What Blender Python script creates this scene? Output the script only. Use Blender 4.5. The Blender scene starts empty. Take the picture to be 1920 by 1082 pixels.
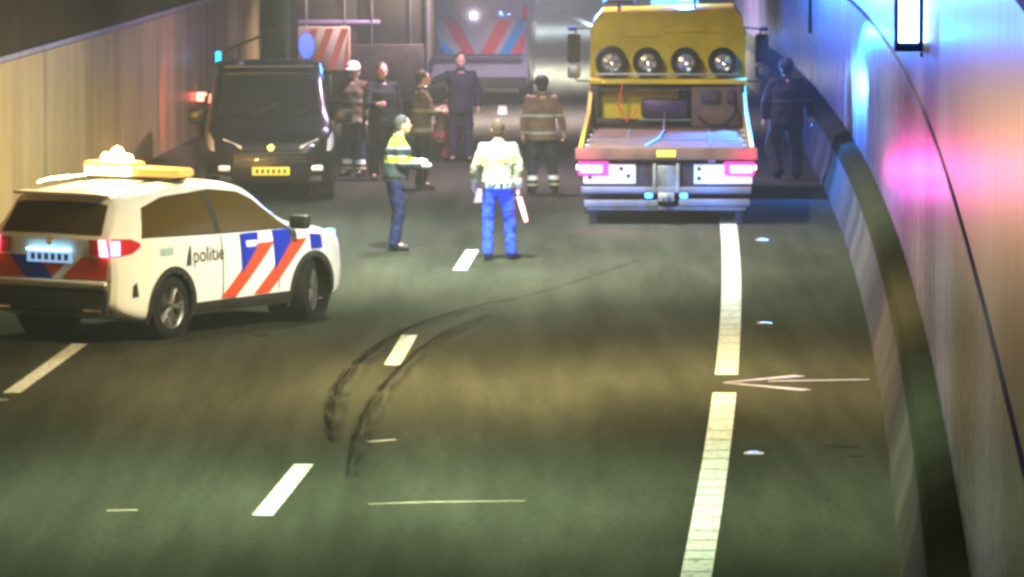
import bpy, bmesh, math, random
from mathutils import Vector, Matrix
random.seed(7)
R = math.radians
S = bpy.context.scene
COL = S.collection

# ------------------------------------------------------------------ camera
CH, F, HOR = 5.7, 10690.0, -360.0           # camera height, focal length in photo pixels, horizon row
PITCH = math.atan((541 - HOR) / F)
cam = bpy.data.objects.new('camera', bpy.data.cameras.new('camera')); COL.objects.link(cam)
cam.location = (0, 0, CH); cam.rotation_euler = (math.pi / 2 - PITCH, 0, 0)
cam.data.sensor_width = 36; cam.data.lens = F / 1920 * 36
cam.data.clip_start = .5; cam.data.clip_end = 2000
cam.data.dof.use_dof = False
S.camera = cam
S.view_settings.view_transform = 'Standard'; S.view_settings.look = 'None'
S.view_settings.gamma = 1; S.view_settings.exposure = 0
S.cycles.use_denoising = True
S.cycles.filter_width = 3.2
S.cycles.max_bounces = 6; S.cycles.volume_bounces = 0
S.cycles.sample_clamp_indirect = 4
# ------------------------------------------------------------------ world: night outside the tunnel
W = bpy.data.worlds.new('World'); S.world = W; W.use_nodes = True
bg = W.node_tree.nodes['Background']; bg.inputs[0].default_value = (.10, .11, .16, 1); bg.inputs[1].default_value = .05

# ------------------------------------------------------------------ lamps (lit lamps of the place and some added fills)
def lamp(name, kind, loc, power, color, aim=None, **kw):
    l = bpy.data.lights.new(name, kind); l.energy = power; l.color = color
    for k, v in kw.items(): setattr(l, k, v)
    o = bpy.data.objects.new(name, l); COL.objects.link(o); o.location = loc
    if aim is not None:
        o.rotation_euler = (Vector(aim) - Vector(loc)).to_track_quat('-Z', 'Y').to_euler()
    return o
GREENISH = (.80, 1.0, .60)
CEIL = [  # depth, side, watts, colour, spread, aim (None = straight down)
    (32, -1.8, 700, (.80, 1.0, .60), 125, None), (46.5, -1.0, 1650, (.82, 1.0, .66), 125, None), (56.5, .2, 1750, (1.0, .78, .40), 112, None), (69.5, -.7, 3600, (.90, 1.0, .82), 154, None), (76.5, -.4, 1800, (.86, .92, 1.0), 140, None),
    (87, -.3, 1300, (.92, .66, 1.0), 130, None), (104, -.2, 2600, (1.0, .74, .86), 100, None), (122, 0, 10000, (1.0, .96, .98), 120, None), (146, .5, 6500, (.60, .70, 1.0), 120, None),
    (58.5, 2.0, 170, (.98, 1.0, .84), 50, (-2.7, 63.4, .7))]  # last entry: added flood that brightens the police car's side
CEIL_Z = 6.3

# ------------------------------------------------------------------ helpers
def to_px(x, y, z=0):
    c, s = math.cos(PITCH), math.sin(PITCH); dz = z - CH
    d = y * c - dz * s; v = y * s + dz * c
    return 960 + F * x / d, 541 - F * v / d
def ground(px, py):
    a = math.atan((py - 541) / F) + PITCH
    Y = CH / math.tan(a); d = Y * math.cos(PITCH) + CH * math.sin(PITCH)
    return (px - 960) / F * d, Y
def mono(xs, ys, x):
    if x <= xs[0]: return ys[0]
    if x >= xs[-1]: return ys[-1]
    i = 0
    while x > xs[i + 1]: i += 1
    def sl(k): return (ys[k + 1] - ys[k]) / (xs[k + 1] - xs[k])
    def m(k):
        if k == 0: return sl(0)
        if k == len(xs) - 1: return sl(k - 1)
        a, b = sl(k - 1), sl(k)
        return 0 if a * b <= 0 else 2 * a * b / (a + b)
    h = xs[i + 1] - xs[i]; t = (x - xs[i]) / h
    return ((2*t**3 - 3*t*t + 1) * ys[i] + (t**3 - 2*t*t + t) * h * m(i) + (-2*t**3 + 3*t*t) * ys[i+1] + (t**3 - t*t) * h * m(i+1))
def cr(pts, n):
    out = []
    P = [pts[0]] + list(pts) + [pts[-1]]
    for i in range(1, len(P) - 2):
        p0, p1, p2, p3 = (Vector(P[i + k]) for k in (-1, 0, 1, 2))
        for j in range(n):
            t = j / n
            out.append(.5 * ((2 * p1) + (p2 - p0) * t + (2*p0 - 5*p1 + 4*p2 - p3) * t * t + (3*p1 - p0 - 3*p2 + p3) * t**3))
    out.append(Vector(pts[-1]))
    return out

def new_mat(name, color, rough=.6, metal=0, var=0, scale=6, bump=0, coat=0, emit=None, es=0, spec=.15, alpha=1):
    m = bpy.data.materials.new(name); m.use_nodes = True
    nt = m.node_tree; b = nt.nodes['Principled BSDF']
    b.inputs['Base Color'].default_value = (*color, 1); b.inputs['Roughness'].default_value = rough
    b.inputs['Metallic'].default_value = metal; b.inputs['Coat Weight'].default_value = coat
    b.inputs['Specular IOR Level'].default_value = spec
    if emit: b.inputs['Emission Color'].default_value = (*emit, 1); b.inputs['Emission Strength'].default_value = es
    if var or bump:
        tc = nt.nodes.new('ShaderNodeTexCoord'); no = nt.nodes.new('ShaderNodeTexNoise')
        no.inputs['Scale'].default_value = scale; no.inputs['Detail'].default_value = 6
        nt.links.new(tc.outputs['Object'], no.inputs['Vector'])
        if var:
            mx = nt.nodes.new('ShaderNodeMix'); mx.data_type = 'RGBA'
            mx.inputs[6].default_value = (*[c * (1 - var) for c in color], 1); mx.inputs[7].default_value = (*[min(1, c * (1 + var)) for c in color], 1)
            mr = nt.nodes.new('ShaderNodeMapRange'); mr.inputs[1].default_value = .3; mr.inputs[2].default_value = .7
            nt.links.new(no.outputs['Fac'], mr.inputs[0]); nt.links.new(mr.outputs[0], mx.inputs[0]); nt.links.new(mx.outputs[2], b.inputs['Base Color'])
        if bump:
            bp = nt.nodes.new('ShaderNodeBump'); bp.inputs['Strength'].default_value = bump; bp.inputs['Distance'].default_value = .01
            nt.links.new(no.outputs['Fac'], bp.inputs['Height']); nt.links.new(bp.outputs[0], b.inputs['Normal'])
    return m

class MB:
    def __init__(self): self.v = []; self.f = []
    def add(self, vs, fs):
        o = len(self.v); self.v += [tuple(p) for p in vs]; self.f += [tuple(i + o for i in f) for f in fs]; return self
    def box(self, c, s, rot=None, bev=0, taper=(1, 1)):
        x, y, z = (k / 2 for k in s); M = rot or Matrix.Identity(3)
        if bev:
            b = min(bev, x * .9, y * .9, z * .9); vs = []; fs = []
            bm = bmesh.new(); bmesh.ops.create_cube(bm, size=1)
            for v in bm.verts: v.co = Vector((v.co.x * s[0], v.co.y * s[1], v.co.z * s[2]))
            bmesh.ops.bevel(bm, geom=bm.edges[:], offset=b, segments=2, affect='EDGES', profile=.6)
            bm.verts.index_update()
            for v in bm.verts:
                p = v.co.copy()
                if p.z > 0: p.x *= taper[0]; p.y *= taper[1]
                vs.append(M @ p + Vector(c))
            fs = [[v.index for v in f.verts] for f in bm.faces]; bm.free()
            return self.add(vs, fs)
        vs = [M @ Vector((sx * x * (taper[0] if sz > 0 else 1), sy * y * (taper[1] if sz > 0 else 1), sz * z)) + Vector(c) for sx in (-1, 1) for sy in (-1, 1) for sz in (-1, 1)]
        return self.add(vs, [(0, 1, 3, 2), (4, 6, 7, 5), (0, 4, 5, 1), (2, 3, 7, 6), (0, 2, 6, 4), (1, 5, 7, 3)])
    def tube(self, pts, r, n=10, closed=False):
        pts = [Vector(p) for p in pts]; rs = r if isinstance(r, (list, tuple)) else [r] * len(pts)
        rings = []; up = Vector((0, 0, 1))
        for i, p in enumerate(pts):
            a = pts[(i - 1) % len(pts)] if (closed or i) else p; b = pts[(i + 1) % len(pts)] if (closed or i < len(pts) - 1) else p
            d = (b - a).normalized(); u = d.cross(up)
            if u.length < 1e-3: u = d.cross(Vector((1, 0, 0)))
            u.normalize(); w = u.cross(d)
            rings.append([p + (u * math.cos(2*math.pi*k/n) + w * math.sin(2*math.pi*k/n)) * rs[i] for k in range(n)])
        vs = [q for g in rings for q in g]; m = len(rings); fs = []
        for i in range(m if closed else m - 1):
            for k in range(n):
                j = (i + 1) % m; fs.append((i*n + k, i*n + (k+1) % n, j*n + (k+1) % n, j*n + k))
        if not closed: fs += [tuple(range(n))[::-1], tuple(range((m-1)*n, m*n))]
        return self.add(vs, fs)
    def lathe(self, prof, c, axis='x', n=28):
        vs = []; fs = []; m = len(prof)
        for k in range(n):
            a = 2 * math.pi * k / n
            for (h, r) in prof:
                if axis == 'x': p = (h, r * math.cos(a), r * math.sin(a))
                elif axis == 'y': p = (r * math.cos(a), h, r * math.sin(a))
                else: p = (r * math.cos(a), r * math.sin(a), h)
                vs.append(Vector(p) + Vector(c))
        for k in range(n):
            for i in range(m - 1):
                fs.append((k*m + i, k*m + i + 1, ((k+1) % n)*m + i + 1, ((k+1) % n)*m + i))
        return self.add(vs, fs)
    def poly(self, pts): return self.add(pts, [tuple(range(len(pts)))])
    def grid(self, fn, nu, nv):
        vs = [fn(i / nu, j / nv) for i in range(nu + 1) for j in range(nv + 1)]
        return self.add(vs, [(i*(nv+1) + j, (i+1)*(nv+1) + j, (i+1)*(nv+1) + j + 1, i*(nv+1) + j + 1) for i in range(nu) for j in range(nv)])
    def prism(self, pts, n):      # a planar outline pushed along vector n
        m = len(pts); a = [Vector(p) for p in pts]; b = [p + Vector(n) for p in a]
        return self.add(a + b, [tuple(range(m)), tuple(range(2*m - 1, m - 1, -1))] + [(i, (i+1) % m, m + (i+1) % m, m + i) for i in range(m)])
    def build(self, name, mat, parent=None, smooth=True, fixn=True):
        me = bpy.data.meshes.new(name); me.from_pydata(self.v, [], self.f); me.materials.append(mat)
        if fixn:
            bm = bmesh.new(); bm.from_mesh(me); bmesh.ops.remove_doubles(bm, verts=bm.verts[:], dist=1e-5)
            bmesh.ops.recalc_face_normals(bm, faces=bm.faces[:]); bm.to_mesh(me); bm.free()
        if smooth:
            me.shade_smooth(); me.set_sharp_from_angle(angle=R(38))
        o = bpy.data.objects.new(name, me); COL.objects.link(o); o.parent = parent
        return o
def tag(o, label=None, cat=None, group=None, kind=None):
    if label: o['label'] = label
    if cat: o['category'] = cat
    if group: o['group'] = group
    if kind: o['kind'] = kind
    return o
def empty(name, loc, rz=0, label=None, cat=None, group=None):
    o = bpy.data.objects.new(name, None); COL.objects.link(o); o.location = loc; o.rotation_euler = (0, 0, rz)
    return tag(o, label, cat, group)
def evaluated(mbobj, mods):
    """apply modifiers to a temporary mesh object and keep only the result"""
    for kind, kw in mods:
        md = mbobj.modifiers.new('m', kind)
        for k, v in kw.items(): setattr(md, k, v)
    dg = bpy.context.evaluated_depsgraph_get(); dg.update()
    me = bpy.data.meshes.new_from_object(mbobj.evaluated_get(dg)); mbobj.modifiers.clear()
    mbobj.data = me
    return mbobj
_glyph = {}
def text_mesh(s, size):
    c = bpy.data.curves.new('t', 'FONT'); c.body = s; c.size = size; c.resolution_u = 3
    o = bpy.data.objects.new('t', c); COL.objects.link(o)
    dg = bpy.context.evaluated_depsgraph_get(); dg.update()
    me = bpy.data.meshes.new_from_object(o.evaluated_get(dg))
    vs = [v.co.copy() for v in me.vertices]; fs = [tuple(p.vertices) for p in me.polygons]
    bpy.data.objects.remove(o); bpy.data.curves.remove(c); bpy.data.meshes.remove(me)
    return vs, fs

# ------------------------------------------------------------------ materials
M = {}
M['black'] = new_mat('black_paint', (.008, .008, .009), .3, coat=.15)
M['rubber'] = new_mat('rubber', (.012, .012, .012), .85, var=.3, scale=20)
M['darkplastic'] = new_mat('dark_plastic', (.03, .03, .03), .6, var=.2)
M['white'] = new_mat('white_paint', (.80, .80, .76), .3, coat=.5, var=.04, scale=3)
M['glass'] = new_mat('tinted_glass', (.012, .012, .014), .06, spec=.35); M['amber_glow_glass'] = new_mat('glass_with_amber_glow', (.075, .048, .014), .08, spec=.35)  # second glass carries the amber light on the windows in its colour
M['chrome'] = new_mat('chrome', (.75, .75, .75), .18, 1)
M['rim'] = new_mat('rim_alloy', (.35, .35, .34), .35, .9, var=.2)
M['red_lens'] = new_mat('red_lens', (.5, .02, .03), .2, coat=.6)
M['clear_lens'] = new_mat('clear_lens', (.75, .75, .72), .15, .3, coat=.8)
M['yellow_plate'] = new_mat('yellow_plate', (.75, .60, .08), .45)
M['blue_film'] = new_mat('blue_film', (.01, .03, .42), .35)
M['red_film'] = new_mat('red_film', (.62, .07, .03), .35)
M['grey_text'] = new_mat('grey_letters', (.05, .06, .08), .5)
M['yellow'] = new_mat('truck_yellow', (.50, .34, .012), .38, var=.22, scale=2.5, coat=.2)
M['steel'] = new_mat('steel', (.28, .28, .29), .42, .7, var=.3, scale=5)
M['alu'] = new_mat('aluminium', (.11, .11, .13), .5, .3, var=.2, scale=5)
M['deck'] = new_mat('deck_plate', (.12, .068, .045), .85, .1, var=.35, scale=3, bump=.3)
M['dkframe'] = new_mat('dark_frame', (.05, .035, .035), .5, .3, var=.3)
M['white_board'] = new_mat('white_board', (.75, .76, .70), .4, var=.1)
M['skin'] = new_mat('skin', (.50, .30, .21), .55)
M['blue_dim'] = new_mat('blue_lens', (.02, .08, .5), .3)
def emis(name, col, st): return new_mat(name, (.05, .05, .05), .3, emit=col, es=st)

# ------------------------------------------------------------------ setting: road
RW = [(-30, -2.0), (0, .55), (20, 1.95), (36.3, 2.94), (51.9, 3.83), (62.4, 4.32), (80.6, 4.98), (106.9, 5.38), (121.8, 5.22), (140, 4.55), (165, 3.0), (200, -.5), (250, -7.5), (300, -17)]
LW = [(-30, -13), (20, -10.2), (60, -7.3), (72, -6.5), (95, -5.02), (110, -4.35), (125, -4.2), (145, -5.3), (170, -7.8), (200, -11.5), (250, -19), (300, -28)]
def curve(tab, y): return mono([a for a, b in tab], [b for a, b in tab], y)
def smooth_tab(tab):
    t = [(y, curve(tab, y)) for y in [k * 5 - 30 for k in range(67)]]
    for _ in range(6):
        t = [t[0]] + [(t[i][0], (t[i-1][1] + 2*t[i][1] + t[i+1][1]) / 4) for i in range(1, len(t)-1)] + [t[-1]]
    return t
def mkcurve(tab):
    t = smooth_tab(tab)
    def f(y):
        k = (y + 30) / 5; i = max(1, min(len(t) - 3, int(math.floor(k)))); u = k - i
        p = [t[i + j][1] for j in (-1, 0, 1, 2)]
        return .5 * (2*p[1] + (p[2]-p[0])*u + (2*p[0]-5*p[1]+4*p[2]-p[3])*u*u + (3*p[1]-p[0]-3*p[2]+p[3])*u**3)
    return f
rw, lw = mkcurve(RW), mkcurve(LW)

def asphalt():
    m = new_mat('asphalt', (.06, .06, .058), .72, spec=.0)
    nt = m.node_tree; b = nt.nodes['Principled BSDF']; L = nt.links
    tc = nt.nodes.new('ShaderNodeTexCoord')
    def noise(scale, detail, sx=1, sy=1):
        mp = nt.nodes.new('ShaderNodeMapping'); mp.inputs['Scale'].default_value = (sx, sy, 1)
        n = nt.nodes.new('ShaderNodeTexNoise'); n.inputs['Scale'].default_value = scale; n.inputs['Detail'].default_value = detail
        L.new(tc.outputs['Object'], mp.inputs[0]); L.new(mp.outputs[0], n.inputs['Vector']); return n.outputs['Fac']
    def mixc(f, a, bb):
        r = nt.nodes.new('ShaderNodeMapRange'); r.inputs[1].default_value = .35; r.inputs[2].default_value = .65; L.new(f, r.inputs[0])
        x = nt.nodes.new('ShaderNodeMix'); x.data_type = 'RGBA'; L.new(r.outputs[0], x.inputs[0])
        for k, c in ((6, a), (7, bb)):
            if isinstance(c, tuple): x.inputs[k].default_value = (*c, 1)
            else: L.new(c, x.inputs[k])
        return x.outputs[2]
    patch = mixc(noise(.45, 4, 1, .16), (.0150, .0160, .0112), (.033, .034, .0245))
    mul = nt.nodes.new('ShaderNodeMix'); mul.data_type = 'RGBA'; mul.blend_type = 'MULTIPLY'; mul.inputs[0].default_value = 1
    L.new(patch, mul.inputs[6]); L.new(mixc(noise(14, 5), (.8, .8, .8), (1.18, 1.18, 1.18)), mul.inputs[7])
    mul2 = nt.nodes.new('ShaderNodeMix'); mul2.data_type = 'RGBA'; mul2.blend_type = 'MULTIPLY'; mul2.inputs[0].default_value = 1
    L.new(mul.outputs[2], mul2.inputs[6]); L.new(mixc(noise(2.2, 5, 1.6, .10), (.86, .86, .86), (1.1, 1.1, 1.1)), mul2.inputs[7])
    L.new(mul2.outputs[2], b.inputs['Base Color'])
    rr = nt.nodes.new('ShaderNodeMapRange'); rr.inputs[3].default_value = .7; rr.inputs[4].default_value = .9
    L.new(noise(.8, 3, 1, .2), rr.inputs[0]); L.new(rr.outputs[0], b.inputs['Roughness'])
    bp = nt.nodes.new('ShaderNodeBump'); bp.inputs['Strength'].default_value = .35; bp.inputs['Distance'].default_value = .006
    L.new(noise(60, 3), bp.inputs['Height']); L.new(bp.outputs[0], b.inputs['Normal'])
    return m
road = MB().grid(lambda u, v: (-30 + 50 * u, -30 + 330 * v, 0), 10, 60).build('road', asphalt(), smooth=False, fixn=False)
tag(road, kind='structure')
# road markings, 4 mm above the asphalt
def paint_mat():
    m = new_mat('road_paint', (.5, .5, .45), .7, spec=0)
    nt = m.node_tree; b = nt.nodes['Principled BSDF']; L = nt.links
    tc = nt.nodes.new('ShaderNodeTexCoord'); n = nt.nodes.new('ShaderNodeTexNoise'); n.inputs['Scale'].default_value = 14; n.inputs['Detail'].default_value = 6
    L.new(tc.outputs['Object'], n.inputs['Vector'])
    r = nt.nodes.new('ShaderNodeValToRGB'); r.color_ramp.elements[0].position = .32; r.color_ramp.elements[0].color = (.12, .12, .10, 1)
    r.color_ramp.elements[1].position = .5; r.color_ramp.elements[1].color = (.33, .33, .29, 1)
    L.new(n.outputs['Fac'], r.inputs[0]); L.new(r.outputs[0], b.inputs['Base Color'])
    return m
PAINT = paint_mat()
def strip(name, pts, w, mat, z=.004, label=None, parent=None):
    pts = [Vector((p[0], p[1], 0)) for p in pts]; ws = w if isinstance(w, list) else [w] * len(pts)
    mb = MB(); vs = []; acc = 0; us = []
    for i, p in enumerate(pts):
        d = (pts[min(i+1, len(pts)-1)] - pts[max(i-1, 0)]).normalized(); n = Vector((d.y, -d.x, 0))
        if i: acc += (p - pts[i-1]).length
        for s in (-1, 1): vs.append((p.x + n.x * s * ws[i]/2, p.y + n.y * s * ws[i]/2, z)); us.append((acc, (s + 1) / 2))
    mb.add(vs, [(2*i, 2*i+1, 2*i+3, 2*i+2) for i in range(len(pts) - 1)])
    o = mb.build(name, mat, smooth=False, fixn=False); tag(o, label=label, kind='structure')
    uv = o.data.uv_layers.new(name='UVMap')
    for l in o.data.loops: uv.data[l.index].uv = us[l.vertex_index]
    return o
solid = lambda y: rw(y) - .36 - 1.54
def G(px, py): return ground(px, py)
# the solid edge line, broken for the painted arrow
ya, yb = G(1385, 737)[1], G(1390, 703)[1]
strip('solid_line', [(solid(y), y) for y in [10 + k * .5 for k in range(int((ya-10)/.5))] + [ya]], .23, PAINT)
strip('solid_line', [(solid(y), y) for y in [yb + k * .8 for k in range(150)]], .23, PAINT)
# cracks across the solid line
CR = new_mat('crack', (.02, .02, .018), 1, spec=0)
cmb = MB(); y = 36.0
while y < 76:
    if not ya - .3 < y < yb + .3:
        x = solid(y); a = random.uniform(-.02, .02); cmb.add([(x-.112, y, .0065), (x+.112, y+a, .0065), (x+.112, y+a+.03, .0065), (x-.112, y+.03, .0065)], [(0, 1, 2, 3)])
    y += random.uniform(.5, 1.0)
tag(cmb.build('line_crack', CR, smooth=False, fixn=False), kind='structure')
# dashes: photo corner pixels (near end centre, far end centre)
for (a, b, w) in [((492, 967), (570, 871), .15), ((735, 685), (768, 629), .15), ((862, 507), (886, 469), .15), ((22, 737), (150, 645), .15)]:
    p, q = G(*a), G(*b); strip('lane_dash', [p, q], w + .02, PAINT)
for k in (1, 2, 3, 4, 5):
    y0 = 71.9 + 12 * k; strip('lane_dash', [(solid(y0) - 3.6, y0 - 1.5), (solid(y0 + 1.5) - 3.6, y0 + 1.5)], .16, PAINT)
strip('lane_dash', [(solid(35) - 3.45, 33.5), (solid(37) - 3.45, 36.5)], .17, PAINT)
# thin pale arrow pointing at the edge line
PALE = new_mat('worn_paint', (.24, .21, .14), .6, var=.3, scale=9)
def pline(name, pix, w, mat, z=.004):
    return strip(name, [G(*p) for p in pix], w, mat, z)
t0 = G(1356, 718)
for (q, r) in (((1500, 705), .10), ((1512, 732), .10)):
    e = G(*q); strip('painted_arrow', [t0, e], [.03, .16], PALE)
pline('painted_arrow', [(1440, 716), (1630, 713)], .085, PALE, .0075)
pline('seam_line', [(690, 946), (800, 942), (985, 940)], [.02, .06, .03], PALE)
pline('seam_line', [(690, 829), (742, 825)], .07, PALE)
pline('seam_line', [(200, 958), (258, 957)], .06, PALE)
pline('seam_line', [(-30, 752), (15, 750)], .09, PAINT)
pline('tar_mark', [(1545, 837), (1612, 838)], .10, CR)
pline('tar_mark', [(1590, 857), (1615, 855)], .08, CR)
# tyre marks
def skid_mat(s):
    m = new_mat('tyre_mark', (.006, .006, .006), 1, spec=0); nt = m.node_tree; L = nt.links; b = nt.nodes['Principled BSDF']
    uv = nt.nodes.new('ShaderNodeUVMap'); mp = nt.nodes.new('ShaderNodeMapping'); mp.inputs['Scale'].default_value = (.5, 2.4, 1)
    n = nt.nodes.new('ShaderNodeTexNoise'); n.inputs['Scale'].default_value = 2.2; n.inputs['Detail'].default_value = 5
    r = nt.nodes.new('ShaderNodeMapRange'); r.inputs[1].default_value = .38; r.inputs[2].default_value = .60; r.inputs[4].default_value = s
    L.new(uv.outputs[0], mp.inputs[0]); L.new(mp.outputs[0], n.inputs['Vector']); L.new(n.outputs['Fac'], r.inputs[0])
    sp = nt.nodes.new('ShaderNodeSeparateXYZ'); L.new(uv.outputs[0], sp.inputs[0])
    def mth(op, a, b_):
        q = nt.nodes.new('ShaderNodeMath'); q.operation = op
        for i_, v_ in enumerate((a, b_)):
            if isinstance(v_, (int, float)): q.inputs[i_].default_value = v_
            else: L.new(v_, q.inputs[i_])
        return q.outputs[0]
    edge = mth('MULTIPLY', mth('MULTIPLY', sp.outputs[1], mth('SUBTRACT', 1.0, sp.outputs[1])), 4.0)
    r_out = mth('MULTIPLY', mth('MULTIPLY', r.outputs[0], edge), .9)
    t = nt.nodes.new('ShaderNodeBsdfTransparent'); mx = nt.nodes.new('ShaderNodeMixShader'); out = nt.nodes['Material Output']
    L.new(r_out, mx.inputs[0]); L.new(t.outputs[0], mx.inputs[1]); L.new(b.outputs[0], mx.inputs[2]); L.new(mx.outputs[0], out.inputs[0])
    return m
def dense(pix, n=10): return [(v.x, v.y) for v in cr([Vector((a, b)) for a, b in pix], n)]
SK1, SK2 = skid_mat(1.0), skid_mat(.40)
outer = [(622, 828), (615, 800), (620, 760), (642, 712), (680, 672), (735, 632), (800, 602), (900, 573), (960, 560)]
inner = [(650, 895), (656, 855), (670, 805), (700, 748), (745, 694), (800, 645), (860, 612), (920, 590)]
def taper(n, w): return [w * (.25 + .75 * math.sin(math.pi * min(1, .08 + .92 * i / (n-1)))) for i in range(n)]
for pix, w, mt, z in ((outer, .14, SK1, .0085), (inner, .075, SK1, .0085), ([(x + 9, y + 4) for x, y in outer[:-1]], .34, SK2, .0105), ([(x + 14, y) for x, y in inner], .30, SK2, .0105)):
    d = dense(pix); strip('tyre_mark', [G(*p) for p in d], taper(len(d), w), mt, z)
d = dense([(940, 568), (1040, 540), (1120, 515), (1195, 488)]); strip('tyre_mark', [G(*p) for p in d], .10, SK2, .0085)

# reflective road studs
STUD = new_mat('stud_reflector', (.85, .8, .7), .25, .3)
for i, (px, py, lab) in enumerate([(1429, 451, 'small pale road stud on the shoulder behind the recovery truck'), (1433, 607, 'small pale road stud on the shoulder beyond the painted arrow'), (1413, 851, 'small pale road stud nearest the camera, on this side of the painted arrow')]):
    x, y = G(px, py)
    r_ = empty('road_stud', (x, y, 0), label=lab, cat='road stud', group='road studs along the edge line')
    MB().box((0, 0, .011), (.13, .11, .022), bev=.008, taper=(.7, .7)).build('base', M['steel'], r_)
    MB().box((0, -.058, .013), (.17, .012, .016)).build('reflector', STUD, r_, smooth=False)

# ------------------------------------------------------------------ setting: walls, barrier, ceiling
def wall_mat(name, colA, colB, rough, joint=5.0, dirt=.25, streakscale=1.0):
    m = new_mat(name, colA, rough, spec=.22 if rough < .5 else .02); nt = m.node_tree; b = nt.nodes['Principled BSDF']; L = nt.links
    uv = nt.nodes.new('ShaderNodeUVMap')
    def noise(sx, sy, scale=1, det=5):
        mp = nt.nodes.new('ShaderNodeMapping'); mp.inputs['Scale'].default_value = (sx, sy, 1)
        n = nt.nodes.new('ShaderNodeTexNoise'); n.inputs['Scale'].default_value = scale; n.inputs['Detail'].default_value = det
        L.new(uv.outputs[0], mp.inputs[0]); L.new(mp.outputs[0], n.inputs['Vector']); return n.outputs['Fac']
    ramp = nt.nodes.new('ShaderNodeMapRange'); ramp.inputs[1].default_value = .36; ramp.inputs[2].default_value = .64
    L.new(noise(1.1 * streakscale, .12), ramp.inputs[0])
    x = nt.nodes.new('ShaderNodeMix'); x.data_type = 'RGBA'; x.inputs[6].default_value = (*colA, 1); x.inputs[7].default_value = (*colB, 1)
    L.new(ramp.outputs[0], x.inputs[0])
    r2 = nt.nodes.new('ShaderNodeMapRange'); r2.inputs[1].default_value = .45; r2.inputs[2].default_value = .75; r2.inputs[3].default_value = 1; r2.inputs[4].default_value = 1 - dirt
    L.new(noise(.5, .5, 1.3, 7), r2.inputs[0])
    mul = nt.nodes.new('ShaderNodeMix'); mul.data_type = 'RGBA'; mul.blend_type = 'MULTIPLY'; mul.inputs[0].default_value = 1
    L.new(x.outputs[2], mul.inputs[6]); L.new(r2.outputs[0], mul.inputs[7])
    # vertical panel joints
    sp = nt.nodes.new('ShaderNodeSeparateXYZ'); L.new(uv.outputs[0], sp.inputs[0])
    dv = nt.nodes.new('ShaderNodeMath'); dv.operation = 'DIVIDE'; dv.inputs[1].default_value = joint; L.new(sp.outputs[0], dv.inputs[0])
    fr = nt.nodes.new('ShaderNodeMath'); fr.operation = 'FRACT'; L.new(dv.outputs[0], fr.inputs[0])
    lt = nt.nodes.new('ShaderNodeMath'); lt.operation = 'LESS_THAN'; lt.inputs[1].default_value = .05 / joint; L.new(fr.outputs[0], lt.inputs[0])
    j = nt.nodes.new('ShaderNodeMix'); j.data_type = 'RGBA'; L.new(lt.outputs[0], j.inputs[0]); L.new(mul.outputs[2], j.inputs[6]); j.inputs[7].default_value = (.05, .05, .06, 1)
    L.new(j.outputs[2], b.inputs['Base Color'])
    rr = nt.nodes.new('ShaderNodeMapRange'); rr.inputs[3].default_value = rough - .07; rr.inputs[4].default_value = rough + .1
    L.new(noise(2.5, .3), rr.inputs[0]); L.new(rr.outputs[0], b.inputs['Roughness'])
    return m
def swept(name, f, prof, mat, y0=-28, y1=290, step=1.0, parent=None):
    """profile (offset, z) swept along a wall line"""
    mb = MB(); n = int((y1 - y0) / step); vs = []; us = []
    cum = [0]
    for k in range(1, len(prof)): cum.append(cum[-1] + math.dist(prof[k], prof[k-1]))
    for i in range(n + 1):
        y = y0 + i * step
        for k, (o, z) in enumerate(prof): vs.append((f(y) + o, y, z)); us.append((y, cum[k]))
    m = len(prof)
    mb.add(vs, [(i*m + k, (i+1)*m + k, (i+1)*m + k + 1, i*m + k + 1) for i in range(n) for k in range(m - 1)])
    o = mb.build(name, mat, parent, fixn=False); uv = o.data.uv_layers.new(name='UVMap')
    for l in o.data.loops: uv.data[l.index].uv = us[l.vertex_index]
    return o
PANEL = wall_mat('wall_panel', (.055, .044, .092), (.098, .078, .145), .24)
PANEL2 = wall_mat('wall_panel_upper', (.075, .07, .11), (.11, .10, .16), .30)
right = empty('tunnel_wall', (0, 0, 0), label='tall pale panelled tunnel wall curving along the right of the road', cat='wall')
swept('lower_panels', rw, [(0, .0), (0, 2.80)], PANEL, parent=right)
swept('panel_joint', rw, [(-.0, 2.805), (-.008, 2.81), (-.008, 2.855), (0, 2.865)], new_mat('joint', (.05, .045, .06), .8), parent=right)
swept('upper_panels', rw, [(.003, 2.86), (.02, 4.86)], PANEL2, parent=right)
swept('cable_tray', rw, [(.02, 4.86), (-.06, 4.88), (-.06, 5.1), (.02, 5.12)], new_mat('tray', (.09, .09, .13), .6, .3), parent=right)
swept('wall_top', rw, [(.02, 5.12), (.02, 6.4)], new_mat('upper_concrete', (.05, .05, .06), .9, var=.2, scale=.6), parent=right)
CONC = wall_mat('barrier_concrete', (.036, .033, .022), (.062, .056, .038), .85, joint=6, dirt=.5, streakscale=.35)
CONCD = new_mat('barrier_top', (.022, .023, .016), .95, spec=0, var=.12, scale=1.5)
bar = empty('concrete_barrier', (0, 0, 0), label='low stepped concrete barrier at the foot of the right tunnel wall', cat='barrier')
swept('barrier_face', rw, [(-.38, 0), (-.37, .12), (-.27, .45), (-.25, .62)], CONC, parent=bar)
swept('barrier_top', rw, [(-.25, .62), (-.235, .66), (-.20, .78), (-.04, .84), (.001, .84)], CONCD, parent=bar)
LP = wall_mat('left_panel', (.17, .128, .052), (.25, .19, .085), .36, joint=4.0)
left = empty('tunnel_wall', (0, 0, 0), label='left tunnel wall with light panels below and dark concrete above', cat='wall')
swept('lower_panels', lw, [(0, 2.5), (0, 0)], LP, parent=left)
swept('panel_rail', lw, [(0, 2.56), (.05, 2.56), (.05, 2.5), (0, 2.5)], M['steel'], parent=left)
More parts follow.
